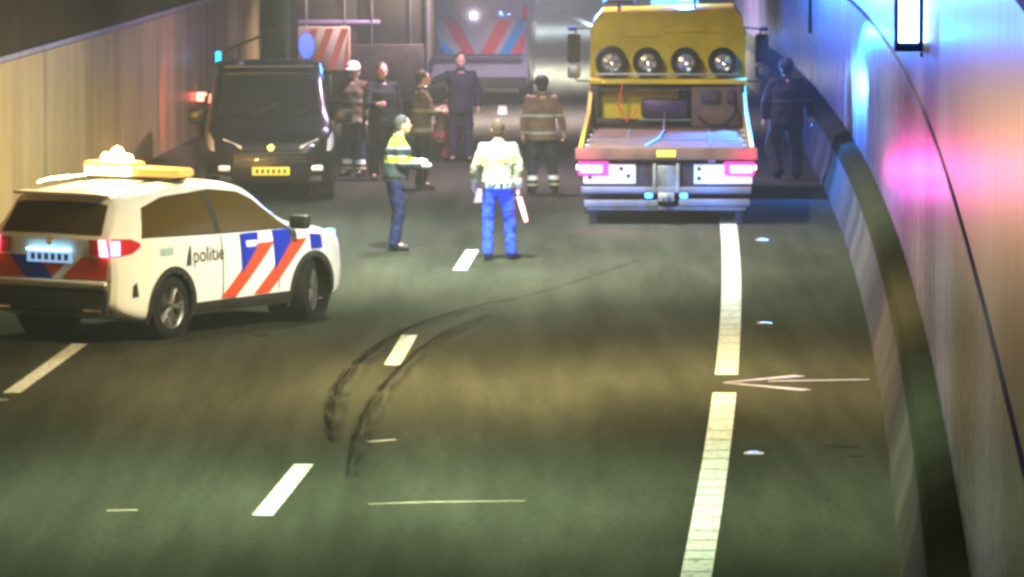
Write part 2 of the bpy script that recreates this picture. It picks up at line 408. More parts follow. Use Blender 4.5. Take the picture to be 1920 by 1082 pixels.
swept('upper_wall', lw, [(-.03, 6.4), (-.03, 2.56)], new_mat('dark_concrete', (.016, .013, .008), .9, spec=.1, var=.3, scale=.8), parent=left)
lb = swept('kerb', lw, [(0, .35), (.18, .33), (.22, .0)], CONC)
tag(lb, label='low concrete kerb along the foot of the left tunnel wall', cat='kerb')
ce = MB().grid(lambda u, v: (-30 + 45 * u, -30 + 320 * v, 6.4), 4, 10).build('ceiling', new_mat('ceiling_concrete', (.04, .04, .04), .9, var=.2, scale=.5), smooth=False, fixn=False)
tag(ce, kind='structure')
for (a, y) in ((1, -30), (1, 290)):
    e_ = MB().poly([(-30, y, 0), (20, y, 0), (20, y, 6.4), (-30, y, 6.4)]).build('tunnel_mouth', new_mat('night', (.02, .02, .025), .9), smooth=False); tag(e_, kind='structure')

CEIL_LAB = ['long ceiling lamp nearest the camera', 'ceiling lamp shining on the curved tyre marks', 'warm ceiling lamp above the painted arrow and police car', 'ceiling lamp just this side of the two people in jeans', 'ceiling lamp just beyond the two people in jeans', 'ceiling lamp above the recovery truck cab and black van', 'warm ceiling lamp above the box truck', 'bright ceiling lamp just beyond the striped van', 'bluish ceiling lamp deepest in the tunnel', 'added tilted fill light on the ceiling, aimed at the police car']
# ceiling luminaires, the last one an added fill
for i, (y, x, p, c, sprd, aim) in enumerate(CEIL):
    r_ = empty('ceiling_lamp', (x, y, CEIL_Z), label=CEIL_LAB[i], cat='lamp', group='ceiling lamps over the lanes')
    MB().box((0, 0, .05), (.28, 1.5, .09), bev=.02).build('housing', M['steel'], r_)
    MB().box((0, 0, -.005), (.22, 1.4, .018)).build('diffuser', emis('lamp_diffuser', c, 8), r_, smooth=False)
    l = lamp('ceiling_light', 'AREA', (x, y, CEIL_Z - .06), p, c, aim=aim, shape='RECTANGLE', size=.22, size_y=1.4)
    l.data.spread = R(sprd)

for y in (101.0,):
    MB().box((rw(y) - .02, y, 2.77 + .45), (.07 if y > 100 else .03, .06, 3.0), bev=.01).build('joint_strip', M['dkframe'], right)
# lit escape sign on the right wall
def wall_x(px):    # depth where the right wall line shows at this column
    y = 26.0
    while rw(y) / y > (px - 960) / F and y < 200: y += .1
    return y
ys = 55.0
sx = rw(ys)
esc = empty('escape_sign', (sx, ys, 3.36), label='narrow upright lit sign box with bright white face on the blue-lit right wall', cat='sign')
MB().box((-.09, .0, .75), (.36, .16, 1.5), bev=.015).build('housing', new_mat('sign_blue', (.01, .06, .35), .4), esc)
MB().box((-.135, -.085, .78), (.19, .02, 1.38), bev=.008).build('lit_face', emis('sign_face', (.55, .92, 1.0), 9), esc)
g = MB()
for z, xs_ in ((1.30, (-.19, -.08)), (1.10, (-.19, -.08)), (.98, (-.16,)), (.80, (-.19, -.10)), (.60, (-.19, -.08)), (.48, (-.18, -.09)), (.34, (-.15,))):
    for q in xs_: g.box((q, -.098, z), (.022, .006, .022))
g.build('marking', new_mat('sign_mark', (.05, .25, .35), .5), esc, smooth=False)
MB().box((.03, -.02, -.03), (.10, .05, .05), bev=.01).build('bracket', M['dkframe'], esc)
lamp('sign_light', 'AREA', (sx - .13, ys - .2, 4.1), 10, (.35, .75, 1), aim=(sx - .1, ys - 5, 3.6), shape='RECTANGLE', size=.2, size_y=1.3)

# ------------------------------------------------------------------ lofted car bodies
class Car:
    def __init__(s, t): s.t = t
    def g(s, k, x): tb = s.t[k]; return mono([a for a, b in tb], [b for a, b in tb], x)
    def sec(s, x):
        w, T, wr, b, z0 = (s.g(k, x) for k in ('w', 'T', 'wr', 'belt', 'z0'))
        zs = min(b, T - .06); h = zs - z0; gh = T - zs
        return cr([(w * .90, z0), (w * .975, z0 + .10 * h), (w, z0 + .42 * h), (w * .99, z0 + .74 * h), (w * .955, zs),
                   (w * .955 * .45 + wr * .55, zs + gh * .55), (wr, T - min(.07, gh * .25)), (wr * .80, T - min(.015, gh * .1)), (0, T)], 5)
    def side_y(s, x, z):
        p = s.sec(x)
        for a, b in zip(p, p[1:]):
            if a.y <= z <= b.y and b.y > a.y: return a.x + (b.x - a.x) * (z - a.y) / (b.y - a.y)
        return p[-1].x
    def top_z(s, x, y):
        p = s.sec(x); y = abs(y)
        for a, b in list(zip(p, p[1:]))[::-1]:
            if b.x <= y <= a.x and a.x > b.x: return b.y + (a.y - b.y) * (y - b.x) / (a.x - b.x)
        return p[-1].y
    def body(s, n=150):
        x0, x1 = s.t['T'][0][0], s.t['T'][-1][0]
        # stations bunched at the ends
        xs = [x0 + (x1 - x0) * (.5 - .5 * math.cos(math.pi * i / n)) for i in range(n + 1)]
        mb = MB(); rings = []
        for x in xs:
            h = s.sec(x); ring = [(x, -p.x, p.y) for p in h] + [(x, p.x, p.y) for p in h[::-1][1:]]
            rings.append(ring)
        m = len(rings[0]); vs = [p for r_ in rings for p in r_]; fs = []
        for i in range(n):
            for k in range(m): fs.append((i*m + k, (i+1)*m + k, (i+1)*m + (k+1) % m, i*m + (k+1) % m))
        fs += [tuple(range(m))[::-1], tuple(range(n*m, n*m + m))]
        mb.add(vs, fs); return mb
    def side(s, A, B, side, off=.005, nu=14, nv=6):
        """patch on the flank between polylines A and B of (x, z)"""
        def at(P, u):
            k = u * (len(P) - 1); i = min(int(k), len(P) - 2); f = k - i
            return P[i][0] + (P[i+1][0] - P[i][0]) * f, P[i][1] + (P[i+1][1] - P[i][1]) * f
        def fn(u, v):
            a, b = at(A, u), at(B, u); x, z = a[0] + (b[0]-a[0]) * v, a[1] + (b[1]-a[1]) * v
            return (x, side * (s.side_y(x, z) + off), z + off * .3)
        return MB().grid(fn, nu, nv)
    def top(s, x0, x1, ya, yb, off=.006, nu=10, nv=12):
        def fn(u, v):
            x = x0 + (x1 - x0) * u; hw = ya + (yb - ya) * u; y = hw * (2 * v - 1)
            e = .02; dz = (s.top_z(x + e, y) - s.top_z(x - e, y)) / (2 * e); L_ = math.hypot(1, dz)
            return (x - off * dz / L_, y, s.top_z(x, y) + off / L_)
        return MB().grid(fn, nu, nv)
def cut_arches(body, axles, r, track, par):
    bm = bmesh.new(); bm.from_mesh(body.data)
    dead = [f for f in bm.faces if abs(f.calc_center_median().y) > track - .30 and any(math.hypot(f.calc_center_median().x - a, f.calc_center_median().z - .34) < r for a in axles)]
    bmesh.ops.delete(bm, geom=dead, context='FACES'); bm.to_mesh(body.data); bm.free()
    for ax in axles:
        for sd in (-1, 1):
            g = MB().lathe([(sd * (track - .36), .001), (sd * (track - .36), r), (sd * (track - .02), r)], (ax, 0, .34), 'y', 32)
            g.build('wheel_well', M['rubber'], par)
def wheel(parent, x, y, r, side, w=.22, steer=0, spokes=5):
    h = bpy.data.objects.new('wheel', None); COL.objects.link(h); h.parent = parent; h.location = (x, y, r); h.rotation_euler = (0, 0, steer)
    MB().lathe([(-w/2, r*.66), (-w/2*.98, r*.86), (-w/2*.8, r*.97), (-w/2*.3, r), (w/2*.3, r), (w/2*.8, r*.97), (w/2*.98, r*.86), (w/2, r*.66)], (0, 0, 0), 'y').build('tyre', M['rubber'], h)
    rim = MB().lathe([(side*w*.30, 0.0), (side*w*.42, r*.14), (side*w*.30, r*.18)], (0, 0, 0), 'y', 16)
    rim.lathe([(-side*w*.45, r*.67), (side*w*.40, r*.60), (side*w*.47, r*.67)], (0, 0, 0), 'y')
    rim.lathe([(side*w*.05, 0.001), (side*w*.05, r*.64)], (0, 0, 0), 'y', 24)
    for k in range(spokes):
        for da in (-.13, .13):
            a = 2*math.pi*k/spokes; rim.tube([(r*.10*math.cos(a), side*w*.36, r*.10*math.sin(a)), (r*.63*math.cos(a+da), side*w*.40, r*.63*math.sin(a+da))], [.022, .016], 6)
    rim.build('rim', M['rim'], h)
    return h

# ------------------------------------------------------------------ police car
PT = dict(
    w=[(-2.26, .80), (-2.20, .86), (-2.0, .905), (-1.5, .925), (-.5, .915), (.8, .915), (1.5, .925), (1.9, .89), (2.12, .80), (2.22, .66), (2.26, .55)],
    T=[(-2.26, 1.13), (-2.22, 1.20), (-2.03, 1.50), (-1.96, 1.575), (-1.6, 1.62), (-.6, 1.655), (0, 1.64), (.35, 1.58), (.55, 1.50), (1.10, 1.16), (1.25, 1.12), (1.7, 1.05), (2.0, .96), (2.18, .84), (2.26, .72)],
    wr=[(-2.26, .76), (-2.03, .66), (-1.6, .64), (0, .64), (.5, .66), (1.10, .74), (1.3, .76), (1.9, .70), (2.18, .58), (2.26, .50)],
    belt=[(-2.26, 1.08), (-1.6, 1.10), (0, 1.05), (1.0, 1.02), (2.26, .9)],
    z0=[(-2.26, .40), (-2.1, .30), (-1.7, .22), (1.7, .22), (2.1, .26), (2.26, .34)])
pc = Car(PT)
HD = R(32)
ra = G(322, 636)                        # rear right tyre contact
fwd = Vector((math.sin(HD), math.cos(HD), 0)); lft = Vector((-math.cos(HD), math.sin(HD), 0))
AXR, AXF, TR = -1.30, 1.39, .80
org = Vector((ra[0], ra[1], 0)) - fwd * AXR + lft * .90
police = empty('police_car', org, math.pi/2 - HD, 'white police car with blue and red stripes and a blazing amber roof light bar', 'car')
bd = pc.body().build('body', M['white'], police)
cut_arches(bd, (AXR, AXF), .40, .91, police)
for sd in (-1, 1):
    for ax in (AXR, AXF):
        a = MB().grid(lambda u, v: (ax + (.375 + .075*v) * math.cos(math.pi*(1.12 - 1.24*u)), sd * (pc.side_y(ax + (.375+.075*v)*math.cos(math.pi*(1.12-1.24*u)), max(.24, .34 + (.375+.075*v)*math.sin(math.pi*(1.12-1.24*u)))) + .014), .34 + (.375+.075*v) * math.sin(math.pi*(1.12 - 1.24*u))), 24, 2)
        a.build('wheel_arch', M['darkplastic'], police)
    # flank glass
    A = [(-1.80, 1.13), (-1.2, 1.115), (-.3, 1.09), (.5, 1.08), (1.0, 1.07)]
    B = [(-1.62, 1.43), (-1.2, 1.52), (-.3, 1.555), (.25, 1.50), (.50, 1.40)]
    pc.side(A, B, sd, .006, 30, 6).build('side_window', M['amber_glow_glass'], police)
    pc.side([(-.42, 1.10), (-.42, 1.54)], [(-.33, 1.10), (-.33, 1.54)], sd, .010, 8, 2).build('pillar', M['darkplastic'], police)
    pc.side([(-.85, .25), (.98, .25)], [(-.85, .36), (.98, .36)], sd, .012, 12, 3).build('sill', M['darkplastic'], police)
    # door seams
    for xx in (-.36, .72): pc.side([(xx, .40), (xx, 1.06)], [(xx + .022, .40), (xx + .022, 1.06)], sd, .004, 8, 1).build('door_seam', M['darkplastic'], police)
    for xx in (-.62, .30): pc.side([(xx, .93), (xx + .2, .93)], [(xx, .96), (xx + .2, .96)], sd, .02, 4, 1).build('door_handle', M['white'], police)
    # striping
    def band(x_top, x_bot, z_top, z_bot, w, mt, nm): pc.side([(x_bot, z_bot), (x_top, z_top)], [(x_bot + w, z_bot), (x_top + w, z_top)], sd, .007, 14, 4).build(nm, mt, police)
    for X0 in (-.02, .62):
        band(X0 + .38, X0 - .38, .93, .37, .30, M['red_film'], 'stripe')
        pc.side([(X0 + .02, .62), (X0 + .02, .99), (X0 + .02, 1.05)], [(X0 + .0201, .62), (X0 + .35, .90), (X0 + .38, 1.05)], sd, .010, 12, 6).build('stripe', M['blue_film'], police)
    pc.side([(1.36, .80), (1.36, .97)], [(1.58, .80), (1.58, .95)], sd, .009, 4, 4).build('stripe', M['blue_film'], police)
    MB().box((1.0, sd * 1.01, 1.13), (.13, .24, .16), bev=.05).build('mirror', M['darkplastic'], police)
    pc.side([(.10, .90), (.30, .90)], [(.10, .97), (.30, .97)], sd, .013, 3, 2).build('badge', M['white'], police)
    pc.side([(-1.52, .91), (-1.28, .91)], [(-1.52, .99), (-1.28, .99)], sd, .006, 3, 2).build('badge', new_mat('pale_grey', (.35, .47, .45), .5), police)
    vs, fs = text_mesh('politie', .24)
    if sd < 0:
        tx = [(-.92 + v.x * 1.0, -(pc.side_y(-.92 + v.x, .80 + v.y) + .009), .80 + v.y) for v in vs]
    else:
        tx = [(-.12 - v.x, pc.side_y(-.12 - v.x, .80 + v.y) + .009, .80 + v.y) for v in vs]
    MB().add(tx, fs).build('lettering', M['grey_text'], police, smooth=False, fixn=False)
    # flame-like emblem before the word
    ex = -1.0 if sd < 0 else .0
    pc.side([(ex - .05, .77), (ex - .02, .88), (ex + .04, 1.0)], [(ex + .04, .77), (ex + .05, .88), (ex + .05, .96)], sd, .009, 5, 2).build('emblem', M['grey_text'], police)
    MB().box((2.18, sd * .52, .80), (.10, .26, .10), bev=.03).build('headlight', M['clear_lens'], police)
    for ax, st in ((AXR, 0), (AXF, R(21))): wheel(police, ax, sd * TR, .345, sd, steer=st)
    # tail lamps wrap the corner
    tl = pc.side([(-2.24, .94), (-2.0, .97), (-1.86, 1.03)], [(-2.24, 1.13), (-2.0, 1.12), (-1.86, 1.07)], sd, .012, 8, 4)
    tl.grid(lambda u, v: (-2.275, sd * (.52 + .26*u), .95 + .17*v - .0*u), 3, 3)
    tl.build('tail_lamp', M['red_lens'], police)
    bl = MB().prism([(-2.285, sd*.68, .95), (-2.285, sd*.78, .95), (-2.285, sd*.745, 1.12), (-2.285, sd*.66, 1.12)], (-.012, 0, 0))
    bl.grid(lambda u, v: (-2.27 + .07*u, sd*(.80 + .06*u) * 1.0 + sd*.012, .96 + .15*v), 3, 2)
    bl.build('brake_light', emis('brake_glow', (1, .16, .30), 14), police)
# rear
pc.top(-2.235, -2.03, .66, .60, .008, 10, 14).build('rear_window', M['amber_glow_glass'], police)
pc.top(.62, 1.10, .56, .66, .008, 10, 14).build('windscreen', M['glass'], police)
MB().box((-2.02, 0, 1.585), (.22, 1.20, .035), bev=.015).build('roof_spoiler', M['white'], police)
RX = -2.262
MB().tube([(-2.24, -.02, 1.20), (-2.16, -.30, 1.26)], .012, 6).build('rear_wiper', M['darkplastic'], police)
MB().tube([(-1.55, 0, 1.63), (-1.66, 0, 1.74)], .010, 6).build('antenna', M['darkplastic'], police)
MB().tube([(-2.272, -.80, .685), (-2.272, .80, .685)], .006, 6).build('tailgate_seam', M['darkplastic'], police)
MB().lathe([(-.014, .001), (-.012, .04), (0, .045)], (-2.272, 0, 1.085), 'x', 14).build('badge', M['chrome'], police)
for sd in (-1, 1):
    MB().tube([(x, sd * (pc.side_y(x, z) + .008), z) for x, z in ((-1.80, 1.125), (-1.2, 1.11), (-.3, 1.085), (.5, 1.075), (1.0, 1.065))], .009, 6).build('window_trim', M['darkplastic'], police)
    pc.side([(-2.02, .50), (-1.92, .50)], [(-2.02, .62), (-1.96, .66)], sd, .012, 3, 2).build('air_outlet', M['darkplastic'], police)
def rear(pts, dx, mt, nm): return MB().prism([(RX - dx, y, z) for y, z in pts], (-.004, 0, 0)).build(nm, mt, police, smooth=False)
rear([(-.74, .70), (.74, .70), (.76, .93), (-.76, .93)], .000, M['red_film'], 'tailgate_stripe')
rear([(-.06, .66), (.30, .66), (.54, .93), (.18, .93)], .006, M['blue_film'], 'tailgate_stripe')
rear([(-.10, .66), (.02, .66), (-.30, .93), (-.42, .93)], .006, M['white'], 'tailgate_stripe')
rear([(-.30, .86), (.30, .86), (.30, .98), (-.30, .98)], .012, emis('plate_lit', (.35, .62, 1.0), .9), 'number_plate')
g = MB()
for k in range(6): g.box((RX - .018, -.22 + k * .088, .92), (.004, .05, .07))
g.build('plate_marks', M['darkplastic'], police, smooth=False)
MB().box((-2.30, 0, 1.00), (.05, .56, .03), bev=.01).build('plate_light', emis('plate_glow', (.25, .7, 1), 6), police)
MB().box((-2.20, 0, .655), (.24, 1.50, .05), bev=.02).build('bumper_step', M['white'], police)
MB().box((-2.20, 0, .46), (.20, 1.52, .28), bev=.05).build('rear_bumper', M['darkplastic'], police)
for sd in (-1, 1): MB().box((-2.31, sd * .60, .36), (.06, .24, .04), bev=.015).build('exhaust', M['chrome'], police)
for sd in (-1, 1): MB().tube([(-1.7, sd*.60, 1.655), (-1.5, sd*.61, 1.685), (.0, sd*.61, 1.70), (.25, sd*.61, 1.655)], .014, 6).build('roof_rail', M['chrome'], police)
lbar = MB().box((-.62, 0, 1.745), (.30, 1.26, .10), bev=.04).build('light_bar', new_mat('amber_cover', (.75, .50, .12), .2, emit=(1, .60, .18), es=.5), police)
MB().box((-.62, 0, 1.68), (.22, 1.1, .05), bev=.01).build('bar_mount', M['darkplastic'], police)
MB().box((-.78, .30, 1.750), (.10, .58, .088), bev=.02).build('amber_lamp', emis('amber_glow', (1, .70, .30), 30), lbar)
MB().box((-.62, .34, 1.80), (.34, .62, .10), bev=.045).build('amber_lens_halo', emis('amber_halo_glow', (1, .40, .03), 3.4), lbar)  # lens glows orange to stand in for the flare's halo
for yy, rr_, hh in ((.45, .06, .10), (.30, .085, .17), (.15, .055, .09)):
    MB().lathe([(0, rr_), (hh * .55, rr_ * .92), (hh * .85, rr_ * .6), (hh, .001)], (-.62, yy, 1.84), 'z', 20).build('flare_dome', emis('flare_dome_glow', (1, .66, .22), 30), lbar)  # added glowing domes, shaped after the lamp's flare
wl = org + fwd * -.62 + Vector((0, 0, 1.86)); wl2 = org - fwd * .62 + lft * .30 + Vector((0, 0, 2.10))
lamp('amber_light', 'POINT', wl2, 1100, (1.0, .60, .20), shadow_soft_size=.10)
lamp('amber_wall_light', 'SPOT', org + fwd * -.1 + lft * .75 + Vector((0, 0, 1.95)), 20000, (1.0, .48, .06), aim=(-6.3, 80, 1.0), spot_size=R(36), spot_blend=1, shadow_soft_size=.10)
TRX, TRY = ground(1249, 421)
# blue grille lamps at the nose
nose = org + fwd * 2.32
MB().box((2.24, -.58, .92), (.06, .10, .07), bev=.02).build('blue_lamp', emis('blue_glow', (.05, .45, 1), 25), police)
MB().box((2.275, .1, .62), (.03, .3, .07), bev=.01).build('blue_lamp', emis('blue_glow2', (.05, .35, 1), 20), police)
lamp('beacon_and_fill', 'SPOT', (TRX + 1.84, TRY + 6.7, 2.42), 8000, (.01, .18, 1.0), aim=(TRX + 1.9, TRY + 2.2, 0), spot_size=R(66), spot_blend=.6, shadow_soft_size=.06)  # added blue fill for the road beside the truck
for az, pw in ((17.5, 15000), (26, 15000)):
    lamp('blue_nose_light', 'SPOT', nose + Vector((.08, .12, .62)), pw * .6, (.005, .24, 1.0), aim=nose + Vector((math.sin(R(az)) * 10, math.cos(R(az)) * 10, .62 - .50)), spot_size=R(13), spot_blend=.35, shadow_soft_size=.04)

# ------------------------------------------------------------------ black van facing the camera
VT = dict(
    w=[(-2.5, .86), (-2.4, .93), (-2, .96), (1.4, .96), (1.9, .94), (2.25, .86), (2.38, .70), (2.44, .55)],
    T=[(-2.5, 1.5), (-2.42, 1.80), (-2.2, 1.88), (-1, 1.91), (.4, 1.89), (.8, 1.82), (1.05, 1.70), (1.75, 1.22), (1.9, 1.15), (2.2, 1.04), (2.38, .88), (2.44, .74)],
    wr=[(-2.5, .78), (-2, .80), (.4, .78), (1.0, .78), (1.75, .84), (2.0, .80), (2.3, .64), (2.44, .50)],
    belt=[(-2.5, 1.10), (2.44, 1.02)], z0=[(-2.5, .35), (-2.2, .24), (2.1, .24), (2.44, .30)])
vc = Car(VT)
vx, vy = G(508, 380); VH = R(-3)
vorg = Vector((vx, vy, 0)) + Vector((math.sin(VH), math.cos(VH), 0)) * 2.4
van = empty('black_van', vorg, -math.pi/2 - VH, 'black people carrier van facing the camera with a yellow number plate', 'van')
vb = vc.body().build('body', M['black'], van); cut_arches(vb, (-1.55, 1.50), .40, .94, van)
vc.top(.98, 1.70, .66, .74, .008).build('windscreen', M['glass'], van)
for sd in (-1, 1):
    vc.side([(-2.1, 1.16), (1.45, 1.13)], [(-2.0, 1.70), (.85, 1.66)], sd, .006, 24, 6).build('side_window', M['glass'], van)
    MB().box((1.35, sd*1.08, 1.20), (.13, .24, .22), bev=.05).build('mirror', M['black'], van)
    hl = vc.side([(2.31, .74), (2.2, .75), (2.02, .86)], [(2.28, .90), (2.16, .98), (1.99, 1.01)], sd, .012, 8, 4)
    hl.grid(lambda u, v: (2.42 - .10*u + .012, sd*(.42 + .27*u), .72 + .05*u + .10*v + .06*u*v), 5, 3)
    hl.build('headlight', M['clear_lens'], van)
    MB().box((2.40, sd*.66, .50), (.05, .20, .08), bev=.02).build('fog_lamp', M['clear_lens'], van)
    for ax in (-1.55, 1.50): wheel(van, ax, sd*.83, .34, sd)
for sd in (-1, 1): MB().box((-2.46, sd * .84, 1.0), (.10, .12, .36), bev=.03).build('tail_lamp', M['red_lens'], van)
MB().box((2.46, 0, .46), (.02, .54, .115), bev=.004).build('number_plate', M['yellow_plate'], van)
g = MB()
for k in range(6): g.box((2.472, -.2 + k*.08, .46), (.004, .045, .065))
g.build('plate_marks', M['darkplastic'], van, smooth=False)
g = MB()
for k in range(4): g.box((2.44, 0, .60 + k*.06), (.03, 1.05 - .05*k, .02), bev=.004)
g.build('grille', M['darkplastic'], van)
MB().lathe([(0, .001), (0, .05), (-.02, .055)], (2.46, 0, .80), 'x', 16).build('badge', M['chrome'], van)
MB().box((2.36, 0, .34), (.14, 1.5, .10), bev=.04).build('bumper', M['darkplastic'], van)
for k, yy in enumerate((-.3, .35)): MB().tube([(1.78, yy, 1.225), (1.50, yy + .42, 1.40)], .009, 5).build('wiper', M['darkplastic'], van)
MB().tube([(.72, -.66, 1.90), (.72, .66, 1.90)], .018, 8).build('roof_bar', M['chrome'], van)
MB().lathe([(.09, .001), (.08, .04), (.0, .07), (-.03, .07)], (.6, -.42, 1.91), 'z', 16).build('roof_beacon', new_mat('dark_beacon', (.03, .05, .09), .12, coat=1), van)

# ------------------------------------------------------------------ yellow recovery truck seen from behind
tx_, ty_ = G(1249, 421)
truck = empty('recovery_truck', (tx_, ty_, 0), -.030, 'yellow recovery truck with four spare wheels on its rear rack and glowing tail lamps', 'truck')
def tb(name, parts, mt, bev=.008, parent=None):
    g = MB()
    for c, s_ in parts: g.box(c, s_, bev=bev)
    return g.build(name, mt, parent or truck)
CABY = 6.0
tb('bumper_beam', [((0, .06, .47), (2.34, .12, .09)), ((0, .30, .43), (2.30, .36, .04))], M['alu'], .02)
for q in (((-.62, .03, .285), (1.02, .09, .10)), ((.66, .03, .30), (.98, .09, .10)), ((0, .06, .22), (2.2, .10, .06))): tb('underrun_bar', [q], M['alu'], .02)
tb('rear_panel', [((0, .16, .62), (2.36, .05, .44))], M['dkframe'])
tb('light_board', [((-.78, .115, .69), (.72, .03, .27))], M['white_board'], .006)
tb('light_board', [((.78, .115, .69), (.80, .03, .27))], M['white_board'], .006)
for q in (-.50, .42, .45): 
    pass
g = MB()
for (q, z) in ((-1.05, .64), (-.52, .66), (.45, .76), (.45, .63), (-.62, .76)): g.lathe([(0, .001), (0, .028), (.012, .03)], (q, .088, z), 'y', 12)
g.build('reflector', M['darkplastic'], truck)
tb('tow_hitch', [((-.16, .06, .64), (.05, .14, .40)), ((.16, .06, .64), (.05, .14, .40)), ((0, .08, .66), (.28, .06, .30)), ((0, -.02, .38), (.22, .20, .12))], M['steel'], .015)
MB().lathe([(0, .001), (-.02, .05), (-.06, .06), (-.09, .03), (-.09, .001)], (0, -.10, .37), 'y', 16).build('coupling', M['alu'], truck)
for q in (-.24, .24):
    tb('blue_lamp', [((q, .03, .40), (.10, .05, .07))], emis('blue_strobe', (.04, .35, 1), 9), .015)
    lamp('strobe_light', 'POINT', (tx_ + q * 2.6, ty_ - .32, .50), 14, (.03, .20, 1.0), shadow_soft_size=.05)
for sd in (-1, 1):
    tl_ = tb('tail_lamp', [((sd * 1.00, .075, .765), (.42, .06, .19))], emis('tail_glow', (1, .02, .32), 2.6), .03)
    tb('bulb', [((sd * 1.03, .045, .76), (.30, .03, .10))], emis('tail_core', (1, .22, .62), 11), .015, parent=tl_)
    tb('marker_lamp', [((sd * 1.205, .10, .78), (.05, .05, .06))], emis('marker_glow', (1, .25, .5), 28), .01)
    lamp('tail_light', 'SPOT', (tx_ + sd * 1.0, ty_ - .14, .80), 420 if sd < 0 else 150, (1, .05, .40), aim=(tx_ + sd * .7 - .3, ty_ - 2.6, 0), spot_size=R(76), spot_blend=.8, shadow_soft_size=.12)
    lamp('tail_up_light', 'POINT', (tx_ + sd * 1.12, ty_ - .22, .95), 9, (1, .04, .32), shadow_soft_size=.05)
    # rear wheels under the deck
    for yy in (1.55,):
        for xx in (.78, 1.0):
            MB().lathe([(-.10, .28), (-.10, .38), (-.06, .42), (.06, .42), (.10, .38), (.10, .28), (0, .27), (0, .001)], (sd*xx, yy, .42), 'x').build('wheel', M['rubber'], truck)
    MB().lathe([(-.12, .28), (-.12, .38), (-.06, .42), (.06, .42), (.12, .38), (.12, .28), (0, .27), (0, .001)], (sd*.95, 6.9, .42), 'x').build('wheel', M['rubber'], truck)
    tb('mud_flap', [((sd*.88, .95, .36), (.52, .02, .56))], M['rubber'], .004)
    tb('leg_foot', [((sd*1.0, .25, .10), (.10, .10, .20))], M['dkframe'], .01)
    # side frames running from the rack down to the tail
    g = MB().prism([(sd*1.20, .0, .92), (sd*1.20, .0, 1.08), (sd*1.17, CABY - 1.2, 1.30), (sd*1.14, CABY, 1.72), (sd*1.14, CABY, .92)], (-sd*.05, 0, 0))
    g.build('side_frame', M['yellow'], truck, smooth=False)
    tb('chassis_rail', [((sd*.40, 3.3, .62), (.08, 6.0, .20))], M['dkframe'])
tb('deck', [((0, CABY/2, .97), (2.40, CABY, .12))], M['deck'], .01)
tb('deck_lip', [((0, -.015, .975), (2.50, .05, .17))], M['deck'], .02)
tb('deck_seam', [((0, 2.2, 1.034), (2.2, .10, .02)), ((-.55, 3.5, 1.034), (.04, 2.4, .02)), ((.6, 3.0, 1.034), (.04, 4.4, .02))], M['alu'], .004)
for sd in (-1, 1):
    for yy in (.5, 1.7, 3.0, 4.3):
        tb('lashing_eye', [((sd * 1.09, yy, 1.05), (.07, .12, .04))], M['steel'], .01)
MB().tube([(-.30, .5, 1.05), (-.12, 2.2, 1.06), (-.05, 4.2, 1.07), (-.04, 5.5, 1.25)], .014, 6).build('winch_cable', M['steel'], truck)
MB().tube([(.95, 5.55, 1.60), (1.0, 5.3, 1.25), (.86, 5.2, 1.08), (.60, 5.3, 1.06), (.45, 5.5, 1.2)], .022, 7).build('hose', M['rubber'], truck)
MB().tube([(-.66, 5.45, 1.66), (-.72, 5.4, 1.35), (-.60, 5.38, 1.12), (-.45, 5.42, 1.3)], .018, 7).build('strap', M['red_film'], truck)
tb('warning_plate', [((.0, -.046, .975), (.26, .012, .09))], M['yellow_plate'], .003)
# headboard with the recess
HB = CABY
tb('rack_frame', [((-1.07, HB - .25, 1.36), (.12, .5, .66)), ((1.07, HB - .25, 1.36), (.12, .5, .66)), ((0, HB - .05, 1.36), (2.1, .06, .66))], M['dkframe'], .01)
tb('yellow_panel', [((-.45, HB - .11, 1.36), (1.20, .04, .46))], M['yellow'], .01)
tb('side_shade', [((-.20, HB - .3, 1.58), (1.9, .3, .035))], M['dkframe'], .01)
tb('winch_drum', [((-.04, HB - .35, 1.30), (.70, .36, .30))], new_mat('winch', (.04, .02, .05), .4, .4), .09)
tb('winch_guard', [((-.04, HB - .56, 1.14), (.78, .04, .03))], M['alu'], .01)
tb('tool_cabinet', [((.72, HB - .30, 1.33), (.74, .44, .58))], M['deck'], .02)
for q in (((.62, HB - .56, 1.50), (.26, .12, .18)), ((.93, HB - .56, 1.50), (.12, .1, .18)), ((-.88, HB - .5, 1.12), (.42, .2, .08))): tb('cabinet_box', [q], M['dkframe'], .015)
tb('rack_shelf', [((0, HB - .25, 1.70), (2.32, .56, .07))], M['yellow'], .012)
